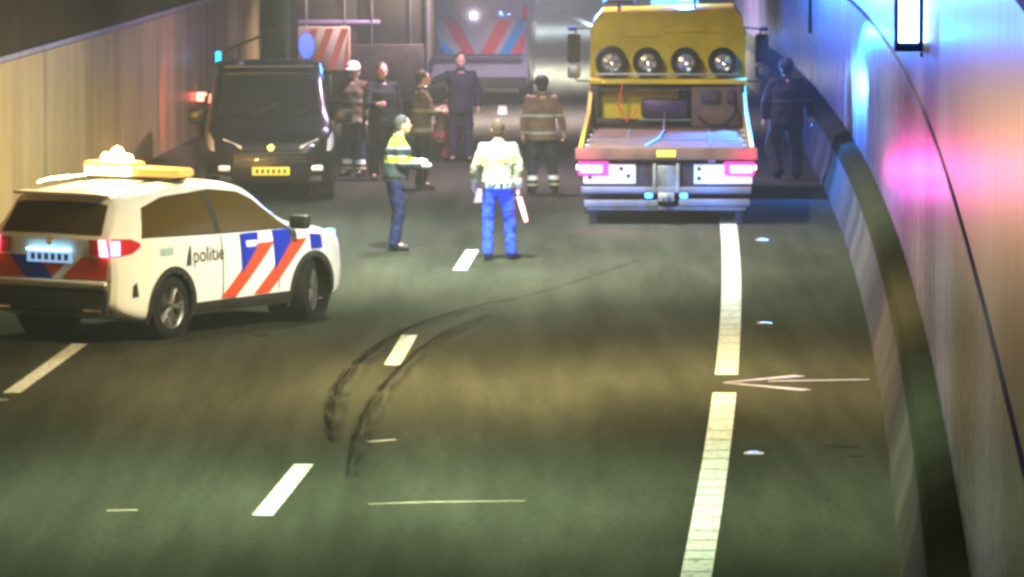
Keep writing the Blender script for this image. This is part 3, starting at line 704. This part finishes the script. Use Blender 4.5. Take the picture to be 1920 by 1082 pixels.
# housing behind the cab: slanted top corners
g = MB().prism([(-1.15, HB, 1.66), (1.15, HB, 1.66), (1.14, HB, 2.35), (1.10, HB, 2.62), (.98, HB, 2.76), (-.98, HB, 2.70), (-1.10, HB, 2.56), (-1.14, HB, 2.35)], (0, 2.1, 0))
cabo = g.build('cab', M['yellow'], truck)
tb('cab_ridge', [((-.35, HB - .012, 2.36), (.50, .03, .05)), ((.35, HB - .012, 2.42), (.80, .03, .03))], M['yellow'], .008)
g = MB().box((0, HB + 1.2, 1.1), (2.24, 2.0, 1.2), bev=.08); g.build('cab_base', M['yellow'], truck)
for sd in (-1, 1): tb('cab_window', [((sd*1.148, HB + 1.4, 2.12), (.02, .8, .55))], M['glass'], .005)
for k, q in enumerate((-.83, -.30, .26, .81)):
    h = bpy.data.objects.new('spare_wheel', None); COL.objects.link(h); h.parent = truck; h.location = (q, HB - .22, 1.975); h.rotation_euler = (R(4), 0, R(random.uniform(-5, 5)))
    r_ = .235 if k == 0 else .215
    MB().lathe([(-.09, r_*.60), (-.10, r_*.78), (-.09, r_*.93), (-.05, r_), (.05, r_), (.09, r_*.93), (.10, r_*.78), (.09, r_*.6)], (0, 0, 0), 'y').build('tyre', M['rubber'], h)
    g = MB().lathe([(-.045, .001), (-.06, r_*.18), (-.03, r_*.22), (-.02, r_*.48), (-.085, r_*.6), (-.095, r_*.62), (-.085, r_*.64)], (0, 0, 0), 'y', 24)
    for j in range(5):
        a = 2*math.pi*j/5 + .3*k; g.tube([(.03*math.cos(a), -.055, .03*math.sin(a)), (r_*.58*math.cos(a), -.07, r_*.58*math.sin(a))], .015, 5)
    g.build('rim', M['chrome'], h)
tb('wheel_strap', [((0, HB - .36, 1.80), (2.1, .02, .03))], M['steel'], .004)
for sd in (-1, 1):
    mx_ = sd * 1.40
    MB().box((mx_, HB + .9, 2.13), (.20, .10, .44), bev=.04).build('mirror', M['darkplastic'], truck)
    MB().box((mx_ + sd * .03, HB + .86, 2.42), (.12, .08, .06), bev=.02).build('fill_lamp_box', M['blue_dim'], truck)  # added box to carry the blue road fill
    MB().box((mx_, HB + .9, 1.78), (.20, .12, .20), bev=.05).build('mirror', M['steel'], truck)
    MB().tube([(sd*1.12, HB + .95, 2.44), (mx_*.97, HB + .95, 2.42), (mx_, HB + .95, 2.30)], .014, 6).build('mirror_arm', M['dkframe'], truck)
    MB().tube([(sd*1.12, HB + .95, 1.64), (mx_*.97, HB + .95, 1.64), (mx_, HB + .95, 1.72)], .014, 6).build('mirror_arm', M['dkframe'], truck)
# beacons on the cab roof, then their light and added blue fills
tb('beacon_bar', [((-.72, HB + .35, 2.84), (.46, .14, .05)), ((-.72, HB + .35, 2.77), (.05, .05, .14))], M['dkframe'], .015)
tb('beacon_bar', [((.62, HB + .5, 2.91), (.72, .18, .06)), ((.4, HB + .45, 2.82), (.04, .04, .18))], M['dkframe'], .015)
for q in (((-.93, HB + .33, 2.86), (.06, .10, .07)), ((.62, HB + .45, 2.965), (.40, .16, .06)), ((.1, HB + .6, 2.83), (.7, .2, .06))): tb('blue_beacon', [q], emis('beacon_glow', (.06, .25, 1), 6), .02)
lamp('beacon_and_fill', 'SPOT', (tx_ - .7, ty_ + HB + 1.9, 2.95), 6500, (.035, .16, 1.0), aim=(5.3, 93, 3.4), spot_size=R(90), spot_blend=1, shadow_soft_size=.10)
lamp('beacon_and_fill', 'POINT', (tx_ + .5, ty_ + HB + 1.9, 2.92), 500, (.035, .16, 1.0), shadow_soft_size=.10)
lamp('beacon_and_fill', 'SPOT', (.35, 111.6, 2.80), 9000, (.06, .16, 1.0), aim=(1.8, 99, 0), spot_size=R(40), spot_blend=1, shadow_soft_size=.1)  # added blue fill for the far road, from above the striped van
lamp('beacon_and_fill', 'SPOT', (-.3, 113.2, 2.75), 8500, (.04, .20, 1.0), aim=(5.35, 106, 2.6), spot_size=R(110), spot_blend=1, shadow_soft_size=.1)  # added blue fill for the right wall, from above the striped van
lamp('beacon_and_fill', 'SPOT', (tx_ + .6, ty_ + HB + 6.4, 1.3), 2600, (.05, .26, 1.0), aim=(4.9, 83, .3), spot_size=R(56), spot_blend=.8, shadow_soft_size=.10)  # added blue backlight ahead of the truck, without a lamp body
lamp('beacon_and_fill', 'SPOT', (tx_ + .9, ty_ + HB + .9, 3.05), 700, (.05, .17, 1.0), aim=(4.7, 68, 5.9), spot_size=R(40), spot_blend=1, shadow_soft_size=.10)

# ------------------------------------------------------------------ people
def ball(mb, c, r, n=12):
    rx, ry, rz = r if isinstance(r, (tuple, list)) else (r, r, r)
    m = n // 2; prof = []
    vs = [Vector((rx*math.sin(math.pi*i/m)*math.cos(2*math.pi*k/n), ry*math.sin(math.pi*i/m)*math.sin(2*math.pi*k/n), rz*math.cos(math.pi*i/m))) + Vector(c) for i in range(1, m) for k in range(n)]
    top, bot = len(vs), len(vs) + 1; vs += [Vector(c) + Vector((0, 0, rz)), Vector(c) - Vector((0, 0, rz))]
    fs = [((i)*n + k, (i+1)*n + k, (i+1)*n + (k+1) % n, i*n + (k+1) % n) for i in range(m-2) for k in range(n)]
    fs += [(top, k, (k+1) % n) for k in range(n)] + [(bot, (m-2)*n + (k+1) % n, (m-2)*n + k) for k in range(n)]
    mb.add(vs, fs)
def cap(mb, a, b, ra, rb, n=12):
    a, b = Vector(a), Vector(b); mb.tube([a, a.lerp(b, .5), b], [ra, (ra + rb) / 2, rb], n); ball(mb, a, ra, n); ball(mb, b, rb, n)
def ell(mb, a, b, ra, rb, n=20):
    """flat-ended elliptical trunk, wider than deep"""
    a, b = Vector(a), Vector(b); d = (b - a).normalized(); u = Vector((1, 0, 0)); w = d.cross(u).normalized()
    vs = [c + u * math.cos(2*math.pi*k/n) * r[0] + w * math.sin(2*math.pi*k/n) * r[1] for c, r in ((a, ra), (a.lerp(b, .5), ((ra[0]+rb[0])/2, (ra[1]+rb[1])/2)), (b, rb)) for k in range(n)]
    mb.add(vs, [(i*n + k, i*n + (k+1) % n, (i+1)*n + (k+1) % n, (i+1)*n + k) for i in (0, 1) for k in range(n)] + [tuple(range(n))[::-1], tuple(range(2*n, 3*n))])
FOLD = bpy.data.textures.new('folds', 'CLOUDS'); FOLD.noise_scale = .10; FOLD.noise_depth = 2
def fuse(name, mb, mat, parent, voxel=.014, smooth=6, fold=0):
    o = mb.build(name, mat, parent)
    evaluated(o, [('REMESH', dict(mode='VOXEL', voxel_size=voxel, use_smooth_shade=True)), ('SMOOTH', dict(iterations=smooth, factor=.5))] + ([('DISPLACE', dict(texture=FOLD, strength=fold, mid_level=.5))] if fold else []))
    if not o.data.materials: o.data.materials.append(mat)
    o.data.shade_smooth()
    return o
def cloth(name, base, bands=(), rough=.8, var=.18):
    """fabric with reflective bands given as (z0, z1, colour) in the wearer's own frame"""
    m = new_mat(name, base, rough, var=var, scale=9, bump=.5); nt = m.node_tree; b = nt.nodes['Principled BSDF']; L = nt.links
    if bands:
        tc = nt.nodes.new('ShaderNodeTexCoord'); sp = nt.nodes.new('ShaderNodeSeparateXYZ'); L.new(tc.outputs['Object'], sp.inputs[0])
        cur = b.inputs['Base Color'].links[0].from_socket
        for z0, z1, c in bands:
            a = nt.nodes.new('ShaderNodeMath'); a.operation = 'GREATER_THAN'; a.inputs[1].default_value = z0; L.new(sp.outputs[2], a.inputs[0])
            d = nt.nodes.new('ShaderNodeMath'); d.operation = 'LESS_THAN'; d.inputs[1].default_value = z1; L.new(sp.outputs[2], d.inputs[0])
            e = nt.nodes.new('ShaderNodeMath'); e.operation = 'MULTIPLY'; L.new(a.outputs[0], e.inputs[0]); L.new(d.outputs[0], e.inputs[1])
            x = nt.nodes.new('ShaderNodeMix'); x.data_type = 'RGBA'; L.new(e.outputs[0], x.inputs[0]); L.new(cur, x.inputs[6]); x.inputs[7].default_value = (*c, 1); cur = x.outputs[2]
        L.new(cur, b.inputs['Base Color'])
    return m
HAIR = new_mat('hair', (.05, .035, .025), .7); GREYH = new_mat('grey_hair', (.05, .05, .05), .7); BOOT = new_mat('boot', (.02, .02, .022), .6)
REFL = (.80, .82, .75); HIVIS = (.55, .70, .05)
def person(px, py, rz, label, jacket, trousers, scale=1.0, arms=None, legs=None, lean=0, hem=.80, head='hair', headgear=None, bulky=1.0, gloves=None, tilt=0, voxel=.014, group=None, drop=0):
    """px,py: photo pixel of the point between the feet; the figure faces its own +Y"""
    x, y = G(px, py)
    J = dict(pel=(0, 0, .95), wai=(0, .0, 1.10), che=(0, .01, 1.32), nec=(0, .0, 1.50), hed=(0, .03, 1.655))
    J = {k: Vector(v) - Vector((0, 0, drop)) for k, v in J.items()}; hem -= drop
    for k in ('wai', 'che', 'nec', 'hed'): J[k] = Matrix.Rotation(-lean, 3, 'X') @ (J[k] - J['pel']) + J['pel']
    J['hed'] += Vector((0, tilt, 0))
    ax = (J['nec'] - J['pel']).normalized()
    base_sh = J['nec'] - ax * .085
    arms = arms or {}
    legs = legs or {}
    root = MB(); jk = MB(); tr = MB(); bts = []
    P = {}
    for sd, nm in ((-1, 'l'), (1, 'r')):
        sh = base_sh + Vector((sd * .185, 0, 0)); P['sh' + nm] = sh
        el, wr_ = arms.get(nm, ((sd*.27, .0, 1.14), (sd*.29, .06, .88)))
        P['el' + nm], P['wr' + nm] = Vector(el), Vector(wr_)
        kn, an, toe = legs.get(nm, ((sd*.12, .02, .50), (sd*.13, 0, .09), (sd*.16, .15, .04)))
        P['kn' + nm], P['an' + nm], P['to' + nm] = Vector(kn), Vector(an), Vector(toe); P['hi' + nm] = J['pel'] + Vector((sd*.095, 0, -.05))
    b = bulky
    # body: one continuous figure
    cap(root, J['pel'], J['wai'], .125, .115); cap(root, J['wai'], J['che'], .115, .135); cap(root, J['che'], base_sh, .13, .10)
    cap(root, P['shl'], P['shr'], .058, .058); cap(root, J['nec'] - ax*.06, J['hed'] - Vector((0, .02, .05)), .056, .052)
    ball(root, J['hed'], (.076, .096, .118), 16); ball(root, J['hed'] + Vector((0, .045, -.055)), (.052, .055, .058))
    ball(root, J['hed'] + Vector((0, .100, -.012)), (.014, .020, .026), 8)                     # nose
    ball(root, J['hed'] + Vector((0, .086, -.058)), (.024, .012, .008), 8)                     # mouth
    for sd in (-1, 1): ball(root, J['hed'] + Vector((sd*.078, -.005, -.01)), (.012, .022, .032), 8)
    for nm, sd in (('l', -1), ('r', 1)):
        cap(root, P['sh'+nm], P['el'+nm], .050, .038); cap(root, P['el'+nm], P['wr'+nm], .038, .026)
        cap(root, P['hi'+nm], P['kn'+nm], .085, .056); cap(root, P['kn'+nm], P['an'+nm], .056, .036); cap(root, P['an'+nm], P['to'+nm], .036, .028)
        # hand: palm, four curled fingers, thumb
        d = (P['wr'+nm] - P['el'+nm]).normalized(); inn = Vector((-sd, 0, 0)); inn = (inn - d * inn.dot(d)).normalized(); sid = d.cross(inn)
        if sid.y < 0: sid = -sid
        w0 = P['wr'+nm]; pm = w0 + d * .06; cap(root, w0, pm, .026, .032, 8)
        for q in (-.028, .028): cap(root, w0 + d*.03 + sid*q*.7, w0 + d*.085 + sid*q, .016, .015, 8)
        for k, (q, ln) in enumerate(((.030, .030), (.010, .036), (-.010, .033), (-.030, .025))):
            k0 = w0 + d*.092 + sid*q; k1 = k0 + (d*.9 + inn*.35).normalized()*ln; k2 = k1 + (d*.4 + inn*.9).normalized()*ln*.75
            cap(root, k0, k1, .0100, .0095, 6); cap(root, k1, k2, .0095, .0085, 6)
        th = w0 + d*.035 + sid*.034; cap(root, th, th + (sid*.7 + d*.6).normalized()*.04, .012, .010, 6)
        # clothing
        cap(jk, P['sh'+nm], P['el'+nm], .072*b, .056*b); cap(jk, P['el'+nm], P['el'+nm].lerp(P['wr'+nm], .6), .055*b, .048*b); jk.tube([P['el'+nm].lerp(P['wr'+nm], .5), P['wr'+nm] - d*.01], [.050*b, .046*b], 12)
        cap(tr, P['hi'+nm], P['kn'+nm], .102*b, .074*b); cap(tr, P['kn'+nm], P['kn'+nm].lerp(P['an'+nm], .6), .074*b, .066*b); tr.tube([P['kn'+nm].lerp(P['an'+nm], .5), P['an'+nm] + Vector((0, -.01, -.02))], [.068*b, .070*b], 12)
        bt = MB(); bts.append(bt)
        cap(bt, P['an'+nm] + Vector((0, -.02, .06)), P['an'+nm] + Vector((0, -.02, -.035)), .052, .05); cap(bt, P['an'+nm] + Vector((0, -.01, -.03)), P['to'+nm], .048, .038)
    dwn = Vector((0, 0, hem)) - Vector((0, 0, J['wai'].z))
    ell(jk, J['che'], base_sh + ax*.02, (.205*b, .150*b), (.165*b, .095*b)); ell(jk, J['wai'], J['che'], (.185*b, .145*b), (.205*b, .152*b))
    ell(jk, J['wai'], J['wai'] + dwn, (.185*b, .145*b), (.200*b, .160*b)); cap(jk, P['shl'] + Vector((.02, 0, 0)), P['shr'] - Vector((.02, 0, 0)), .072*b, .072*b)
    ell(jk, base_sh, J['nec'] + ax*.03, (.10, .085), (.068, .070))
    ell(tr, J['pel'] - Vector((0, 0, .14)), J['pel'] + Vector((0, 0, .10)), (.165, .125), (.155, .118))
    bo = fuse('person', root, M['skin'], None, .009, 2)
    bo.location = (x, y, 0); bo.rotation_euler = (0, 0, rz); bo.scale = (scale,) * 3
    tag(bo, label, 'person', group)
    fuse('jacket', jk, jacket, bo, voxel, 5, .034); fuse('trousers', tr, trousers, bo, voxel, 5, .035); [fuse('boot', q, BOOT, bo, .012, 3) for q in bts]
    h = MB(); c = J['hed']
    if headgear:
        ball(h, c + Vector((0, -.008, .045)), (.112, .134, .105), 20); ball(h, c + Vector((0, .02, .012)), (.125, .155, .022), 20)
        ball(h, c + Vector((0, -.06, -.04)), (.088, .06, .09), 12)
        fuse('helmet', h, headgear, bo, .012, 3)
    else:
        ball(h, c + Vector((0, -.022, .030)), (.086, .098, .104), 16); ball(h, c + Vector((0, -.05, -.03)), (.074, .058, .072), 12)
        fuse('hair', h, HAIR if head == 'hair' else GREYH, bo, .012, 3)
    e = MB()
    for sd in (-1, 1): ball(e, c + Vector((sd*.030, .088, .012)), (.012, .008, .008), 8)
    e.build('eyes', new_mat('eye', (.03, .03, .03), .2), bo)
    if gloves:
        gl = MB()
        for nm in ('l', 'r'):
            d = (P['wr'+nm] - P['el'+nm]).normalized(); cap(gl, P['wr'+nm] - d*.03, P['wr'+nm] + d*.08, .036, .042, 10)
            cap(gl, P['wr'+nm] + d*.08, P['wr'+nm] + d*.13, .036, .028, 10)
        fuse('gloves', gl, gloves, bo, .010, 2)
    return bo, P
JEANS = cloth('jeans', (.022, .055, .30)); JEANSD = cloth('dark_jeans', (.010, .014, .065)); DARK = cloth('dark_cloth', (.010, .009, .012)); NAVY = cloth('navy_cloth', (.016, .013, .028))
WHITEJ = cloth('white_jacket', (.24, .27, .22), ((1.24, 1.29, (.38, .48, .16)), (1.0, 1.035, (.42, .44, .36))))
POLJ = cloth('patrol_jacket', (.30, .30, .33), ((1.38, 1.60, (.42, .58, .06)), (1.26, 1.345, (.02, .03, .04)), (1.17, 1.245, (.48, .66, .05)), (.98, 1.16, (.03, .04, .05))))
TAN = cloth('tan_coat', (.085, .058, .034), ((.86, .92, (.2, .2, .13)), (1.16, 1.21, (.22, .2, .11))))
FIRET = cloth('fire_trousers', (.03, .028, .045), ((.20, .27, REFL), (.12, .15, (.5, .5, .2))))
DUSK = cloth('dark_coat', (.012, .008, .014), ((1.16, 1.19, (.08, .05, .09)),))
HELM = new_mat('dark_helmet', (.015, .018, .017), .6); WHELM = new_mat('pale_helmet', (.5, .46, .36), .35)
PALEG = new_mat('pale_glove', (.7, .7, .68), .7)
# A: officer in side view looking down at the hands
A_, _ = person(742, 470, R(-80), 'officer in grey jacket with lime shoulder panels and jeans, looking down at gloved hands', POLJ, JEANSD, .985, bulky=1.14, head='grey', lean=R(4), tilt=.02,
    arms={'l': ((-.25, .05, 1.15), (-.13, .30, 1.16)), 'r': ((.24, .04, 1.15), (.13, .32, 1.13))}, gloves=PALEG,
    legs={'l': ((-.09, .05, .50), (-.09, .0, .09), (-.11, .16, .04)), 'r': ((.10, .03, .50), (.10, -.03, .09), (.12, .13, .04))}, hem=.97)
# B: back to the camera, holding a glowing wand low in the right hand
B_, PB = person(934, 487, R(4), 'person with back turned in pale hi-vis jacket and bright blue jeans, holding a glowing wand', WHITEJ, JEANS, 1.0, bulky=1.06,
    arms={'l': ((-.29, .02, 1.16), (-.30, .12, .96)), 'r': ((.27, -.02, 1.15), (.26, .03, .90))},
    legs={'l': ((-.13, .02, .50), (-.13, -.03, .09), (-.14, .12, .04)), 'r': ((.15, .05, .50), (.17, .06, .09), (.27, .19, .04))}, hem=.90)
# C: dark figure beside the right barrier
C_, _ = person(1474, 338, R(8), 'tall dark silhouetted person in helmet walking between the truck and the right barrier', DUSK, DARK, 1.05, headgear=HELM, bulky=1.3,
    arms={'l': ((-.30, .0, 1.16), (-.32, .06, .90)), 'r': ((.31, -.03, 1.18), (.36, -.05, .92))},
    legs={'l': ((-.20, .10, .52), (-.13, -.10, .11), (-.14, .04, .05)), 'r': ((.15, .02, .50), (.15, .0, .09), (.18, .15, .04))})
# D: dark figure with an arm stretched to the left
D_, PD = person(864, 305, R(-174), 'person in dark clothes with one arm stretched out, before the striped van', NAVY, NAVY, 1.0, bulky=1.08,
    arms={'r': ((.36, .04, 1.36), (.52, .12, 1.30)), 'l': ((-.29, .0, 1.15), (-.28, .05, .90))})
# E, F, G, H
person(664, 331, R(150), 'firefighter in tan coat and pale helmet right of the black van', TAN, FIRET, 1.0, headgear=WHELM, bulky=1.15)
person(716, 338, R(-160), 'dark-clothed person standing behind the officer in the grey jacket', DARK, DARK, 1.02, bulky=1.1, arms={'r': ((.27, .10, 1.14), (.16, .28, 1.16))})
person(790, 354, R(-80), 'bareheaded person in tan coat and dark trousers standing alone between the officer and the van', TAN, DARK, 1.0, bulky=1.08,
    arms={'l': ((-.22, .12, 1.16), (-.12, .30, 1.20)), 'r': ((.22, .12, 1.16), (.12, .30, 1.16))})
person(826, 300, R(-100), 'crouching person in tan coat and red-lit trousers below the shining torch', TAN, cloth('red_lit_trousers', (.30, .05, .06)), 1.0, bulky=1.08, drop=.50, lean=R(18), headgear=WHELM,  # red light is put into the trouser colour
    legs={'l': ((-.17, .34, .52), (-.16, .08, .09), (-.18, .24, .04)), 'r': ((.17, .36, .50), (.16, .10, .09), (.18, .26, .04))}, arms={'l': ((-.25, .25, .72), (-.12, .45, .62)), 'r': ((.25, .25, .72), (.12, .45, .62))})
H_, _ = person(1016, 362, R(12), 'firefighter in orange-tan coat with reflective trouser bands left of the recovery truck', cloth('fire_coat', (.16, .10, .06), ((1.16, 1.20, (.35, .35, .3)), (.9, .94, (.35, .35, .3)))), FIRET, .98, headgear=HELM, bulky=1.12,
    legs={'l': ((-.14, .02, .50), (-.15, -.02, .09), (-.18, .12, .04)), 'r': ((.16, .04, .50), (.20, .03, .09), (.26, .17, .04))}, arms={'l': ((-.27, .0, 1.15), (-.28, .05, .90)), 'r': ((.29, .0, 1.16), (.34, .05, .92))})

for who, w_ in ((A_, .205), (B_, .205)):
    g = MB(); n = 28
    for (z0, z1) in ((.925, .975),):
        ring = lambda r, z: [Vector((math.cos(2*math.pi*k/n) * r, math.sin(2*math.pi*k/n) * r * .80 , z)) for k in range(n)]
        g.add(ring(w_, z0) + ring(w_, z1) + ring(w_ - .02, z1) + ring(w_ - .02, z0), [(a*n + k, a*n + (k+1) % n, ((a+1) % 4)*n + (k+1) % n, ((a+1) % 4)*n + k) for a in range(4) for k in range(n)])
    bl_ = g.build('belt', BOOT, who)
    MB().box((-w_ * .9, -.06, .93), (.05, .09, .14), bev=.015).build('pouch', BOOT, bl_)
    MB().box((w_ * .88, .07, .92), (.05, .06, .16), bev=.015).build('radio', BOOT, bl_)
# glowing wand in B's right hand
hb = B_.matrix_basis @ (PB['wrr'] + Vector((0, .02, -.075)))
wd = empty('signal_wand', hb, label='glowing pink-white traffic wand held low in the hand of the person in blue jeans', cat='wand')
dv_ = Vector((.10, -.04, -.34))
MB().tube([(0, 0, .05), dv_ * .12], .016, 8).build('handle', M['darkplastic'], wd)
MB().tube([dv_ * .12, dv_ * .5, dv_], [.026, .028, .020], 10).build('tube', emis('wand_glow', (1, .28, .30), 14), wd)
lamp('wand_light', 'POINT', hb + dv_ * .6 + Vector((.09, -.10, 0)), 5, (1, .10, .15), shadow_soft_size=.04)
# torch in D's hand
hd = D_.matrix_basis @ (PD['wrr'] + (PD['wrr'] - PD['elr']).normalized() * .09)
tc_ = empty('torch', hd, label='small white torch shining in the outstretched hand of the dark figure', cat='torch')
MB().lathe([(-.02, .001), (-.02, .018), (.08, .018), (.12, .03), (.13, .03)], (0, 0, 0), 'y', 14).build('casing', M['darkplastic'], tc_)
ball_ = MB(); ball(ball_, (0, -.03, 0), .035); ball_.build('lens', emis('torch_glow', (1, .95, .85), 22), tc_)

# ------------------------------------------------------------------ vehicles further up the road
# big box truck seen from behind
bx, by = G(672, 226)
bt_ = empty('box_truck', (bx, by, 0), -.02, 'large beige box truck seen from behind with orange striped board on its rear', 'truck')
def part(name, parts, mt, par, bev=.01):
    g = MB()
    for c, s_ in parts: g.box(c, s_, bev=bev)
    return g.build(name, mt, par)
BEIGE = new_mat('beige_body', (.09, .075, .062), .5, var=.15, scale=1.2)
part('cargo_box', [((0, 3.6, 2.30), (2.50, 7.0, 2.6))], BEIGE, bt_, .04)
part('rear_door', [((-.61, .085, 2.35), (1.16, .03, 2.30)), ((.61, .085, 2.35), (1.16, .03, 2.30))], BEIGE, bt_, .015)
part('door_bar', [((-.25, .05, 2.35), (.03, .03, 2.2)), ((.25, .05, 2.35), (.03, .03, 2.2)), ((-.95, .05, 2.35), (.03, .03, 2.2)), ((.95, .05, 2.35), (.03, .03, 2.2))], M['steel'], bt_, .005)
part('cross_strip', [((-.35, .055, 1.80), (1.5, .02, .07))], new_mat('mauve_strip', (.42, .33, .48), .4), bt_, .004)
part('tail_lift', [((.35, .0, .92), (1.7, .10, .95))], M['dkframe'], bt_, .02)
part('tail_bumper', [((0, .1, .42), (2.4, .14, .14))], M['dkframe'], bt_, .02)
part('corner_post', [((1.255, .06, 1.9), (.05, .08, 3.3))], M['alu'], bt_, .01)
cb = part('striped_board', [((-.62, -.10, 1.32), (.95, .04, .80))], new_mat('board_pale', (.55, .44, .32), .45), bt_, .01)
g = MB()
for k in range(4):
    x0 = -1.12 + k * .28; a, b2 = max(-1.08, x0), x0
    g.prism([(max(-1.07, x0 - .0), -.122, .95), (min(-.17, x0 + .13), -.122, .95), (min(-.17, x0 + .40), -.122, 1.69), (min(-.17, x0 + .26), -.122, 1.69)], (0, -.004, 0))
g.build('stripe', new_mat('orange_film', (.55, .16, .07), .4), cb, smooth=False)
for sd in (-1, 1):
    part('tail_lamp', [((sd*1.1, .03, .60), (.2, .05, .12))], M['red_lens'], bt_, .01)
    for yy in (1.6, 6.2): MB().lathe([(-.14, .28), (-.14, .44), (-.08, .48), (.08, .48), (.14, .44), (.14, .28), (0, .27), (0, .001)], (sd*1.0, yy, .48), 'x').build('wheel', M['rubber'], bt_)
part('cab', [((0, 8.2, 1.6), (2.4, 2.0, 2.2))], M['white'], bt_, .1)
# round blue board on a portable stand left of the box truck
sx2, sy2 = G(575, 262)
sg = empty('road_sign', (sx2, sy2, 0), label='blue oval sign on a stand beside the orange striped board', cat='sign')
MB().lathe([(-.012, .001), (-.012, .21), (.0, .225), (.012, .21), (.012, .001)], (0, 0, 1.62), 'y', 28).build('plate', new_mat('sign_blue_lit', (.05, .16, .60), .4), sg).scale = (.62, 1, 1)
MB().tube([(0, .02, .0), (0, .02, 1.62)], .03, 8).build('pole', M['dkframe'], sg)
MB().box((0, .02, .03), (.5, .4, .06), bev=.01).build('base', M['rubber'], sg)
for q in (-.10, .09): MB().box((q, -.0, 1.27), (.10, .06, .13), bev=.02).build('lamp', new_mat('pale_lamp', (.6, .62, .8), .3), sg)

# white response van with stripes, mostly beyond the person with the stretched arm
wx, wy = G(896, 196)
wv = empty('striped_van', (wx, wy, 0), -.03, 'white response van seen from behind with red and blue chevrons across its rear', 'van')
WV = new_mat('van_white', (.34, .33, .40), .35, var=.06, coat=.4)
part('body', [((0, 2.6, 1.42), (1.96, 5.1, 2.2))], WV, wv, .09)
part('chevron_board', [((0, .025, 1.30), (1.84, .03, .66))], new_mat('chevron_white', (.42, .44, .50), .4), wv, .006)
PR = new_mat('pink_red', (.62, .08, .14), .4); CBL = new_mat('cyan_blue', (.0, .32, .75), .4)
def chev(mt, pts): MB().prism([(x, .004, z) for x, z in pts], (0, -.004, 0)).build('stripe', mt, wv, smooth=False)
for sd in (-1, 1):
    chev(PR, [(sd*.05, .98), (sd*.30, .98), (sd*.66, 1.62), (sd*.40, 1.62)]); chev(PR, [(sd*.62, .98), (sd*.85, .98), (sd*.91, 1.10), (sd*.91, 1.45)])
chev(CBL, [(-.91, .98), (-.42, .98), (-.66, 1.20), (-.91, 1.36)]); chev(CBL, [(.42, .98), (.60, .98), (.86, 1.40), (.86, 1.62), (.78, 1.62)])
part('bumper', [((0, -.02, .42), (1.9, .16, .22))], M['darkplastic'], wv, .04)
part('step', [((0, -.03, .90), (1.7, .05, .05))], M['alu'], wv, .01)
for sd in (-1, 1):
    part('tail_lamp', [((sd*.92, .02, 1.75), (.10, .06, .30))], emis('white_lamp', (.9, .85, 1), 3.0) if sd < 0 else M['red_lens'], wv, .015)
    for yy in (1.0, 4.3): MB().lathe([(-.10, .2), (-.10, .30), (-.06, .34), (.06, .34), (.10, .30), (.10, .2), (0, .2), (0, .001)], (sd*.86, yy, .34), 'x').build('wheel', M['rubber'], wv)
part('warning_lamp', [((-.34, -.02, 2.46), (.07, .05, .07)), ((-.08, -.02, 1.72), (.10, .05, .10))], emis('lamp_white', (1, .95, 1), 14), wv, .02)

# low-loader with side rack behind the black van
lx, ly = G(470, 296)
ll = empty('rack_trailer', (lx, ly, 0), .0, 'dark trailer with slanting rail rack standing behind the black van', 'trailer')
part('platform', [((0, .7, .95), (1.5, 1.8, .14))], M['dkframe'], ll, .02)
for sd in (-1, 1):
    MB().lathe([(-.10, .2), (-.10, .34), (-.06, .38), (.06, .38), (.10, .34), (.10, .2), (0, .2), (0, .001)], (sd*.68, .7, .38), 'x').build('wheel', M['rubber'], ll)
part('axle', [((0, .7, .55), (1.3, .12, .70))], M['dkframe'], ll, .02)
part('tow_bar', [((0, 2.4, .48), (.12, 1.9, .10)), ((0, 1.5, .70), (.10, .10, .50)), ((0, 3.3, .24), (.10, .10, .48))], M['dkframe'], ll, .02)
g = MB()
g.tube([(-.48, 0, 1.00), (-.42, 0, 1.75), (.52, 0, 2.13), (.60, 0, 1.00)], .032, 8); g.build('rack_frame', M['dkframe'], ll)
g = MB()
for a, b2 in (((-.17, 1.82), (-.14, 1.0)), ((.17, 1.98), (.27, 1.0)), ((-.30, 1.78), (-.28, 1.0))):
    g.tube([(a[0], 0, a[1]), (b2[0], 0, b2[1])], .026 if a[0] > 0 else .014, 8)
g.build('rack_bar', M['dkframe'], ll)
part('blue_lamp', [((-.52, -.02, 1.64), (.09, .06, .20))], emis('trailer_blue', (.0, .5, 1), 3.5), ll, .02)
part('side_lamp', [((-.53, -.02, 1.44), (.05, .05, .22))], emis('trailer_violet', (.25, .2, 1), 1.0), ll, .01)
part('red_lamp', [((-.80, -.02, 1.0), (.16, .06, .14))], emis('trailer_red', (1, .16, .1), 10), ll, .02)
lamp('van_tail_light', 'SPOT', (-4.62, 87.75, 1.05), 150, (1, .10, .07), aim=(-5.3, 90.2, 1.10), spot_size=R(120), spot_blend=.8, shadow_soft_size=.05)
lamp('lavender_wall_fill', 'SPOT', (-3.45, 95.5, 2.0), 900, (.60, .46, 1), aim=(-4.6, 104.5, 1.4), spot_size=R(48), spot_blend=.9, shadow_soft_size=.05)  # added lavender fill for the left wall, apart from the trailer's own lamps

# ------------------------------------------------------------------ tunnel air
HAZE = 0.0008
if HAZE:
    hz = MB().box((-5, 135, 3.7), (60, 350, 9.6)).build('haze', new_mat('haze_dummy', (1, 1, 1)), smooth=False)
    hm = bpy.data.materials.new('tunnel_haze'); hm.use_nodes = True; nt = hm.node_tree
    nt.nodes.remove(nt.nodes['Principled BSDF']); pv = nt.nodes.new('ShaderNodeVolumePrincipled')
    pv.inputs['Color'].default_value = (.9, .9, .9, 1); pv.inputs['Density'].default_value = HAZE; pv.inputs['Anisotropy'].default_value = .2
    nt.links.new(pv.outputs[0], nt.nodes['Material Output'].inputs['Volume'])
    hz.data.materials.clear(); hz.data.materials.append(hm); tag(hz, kind='stuff')
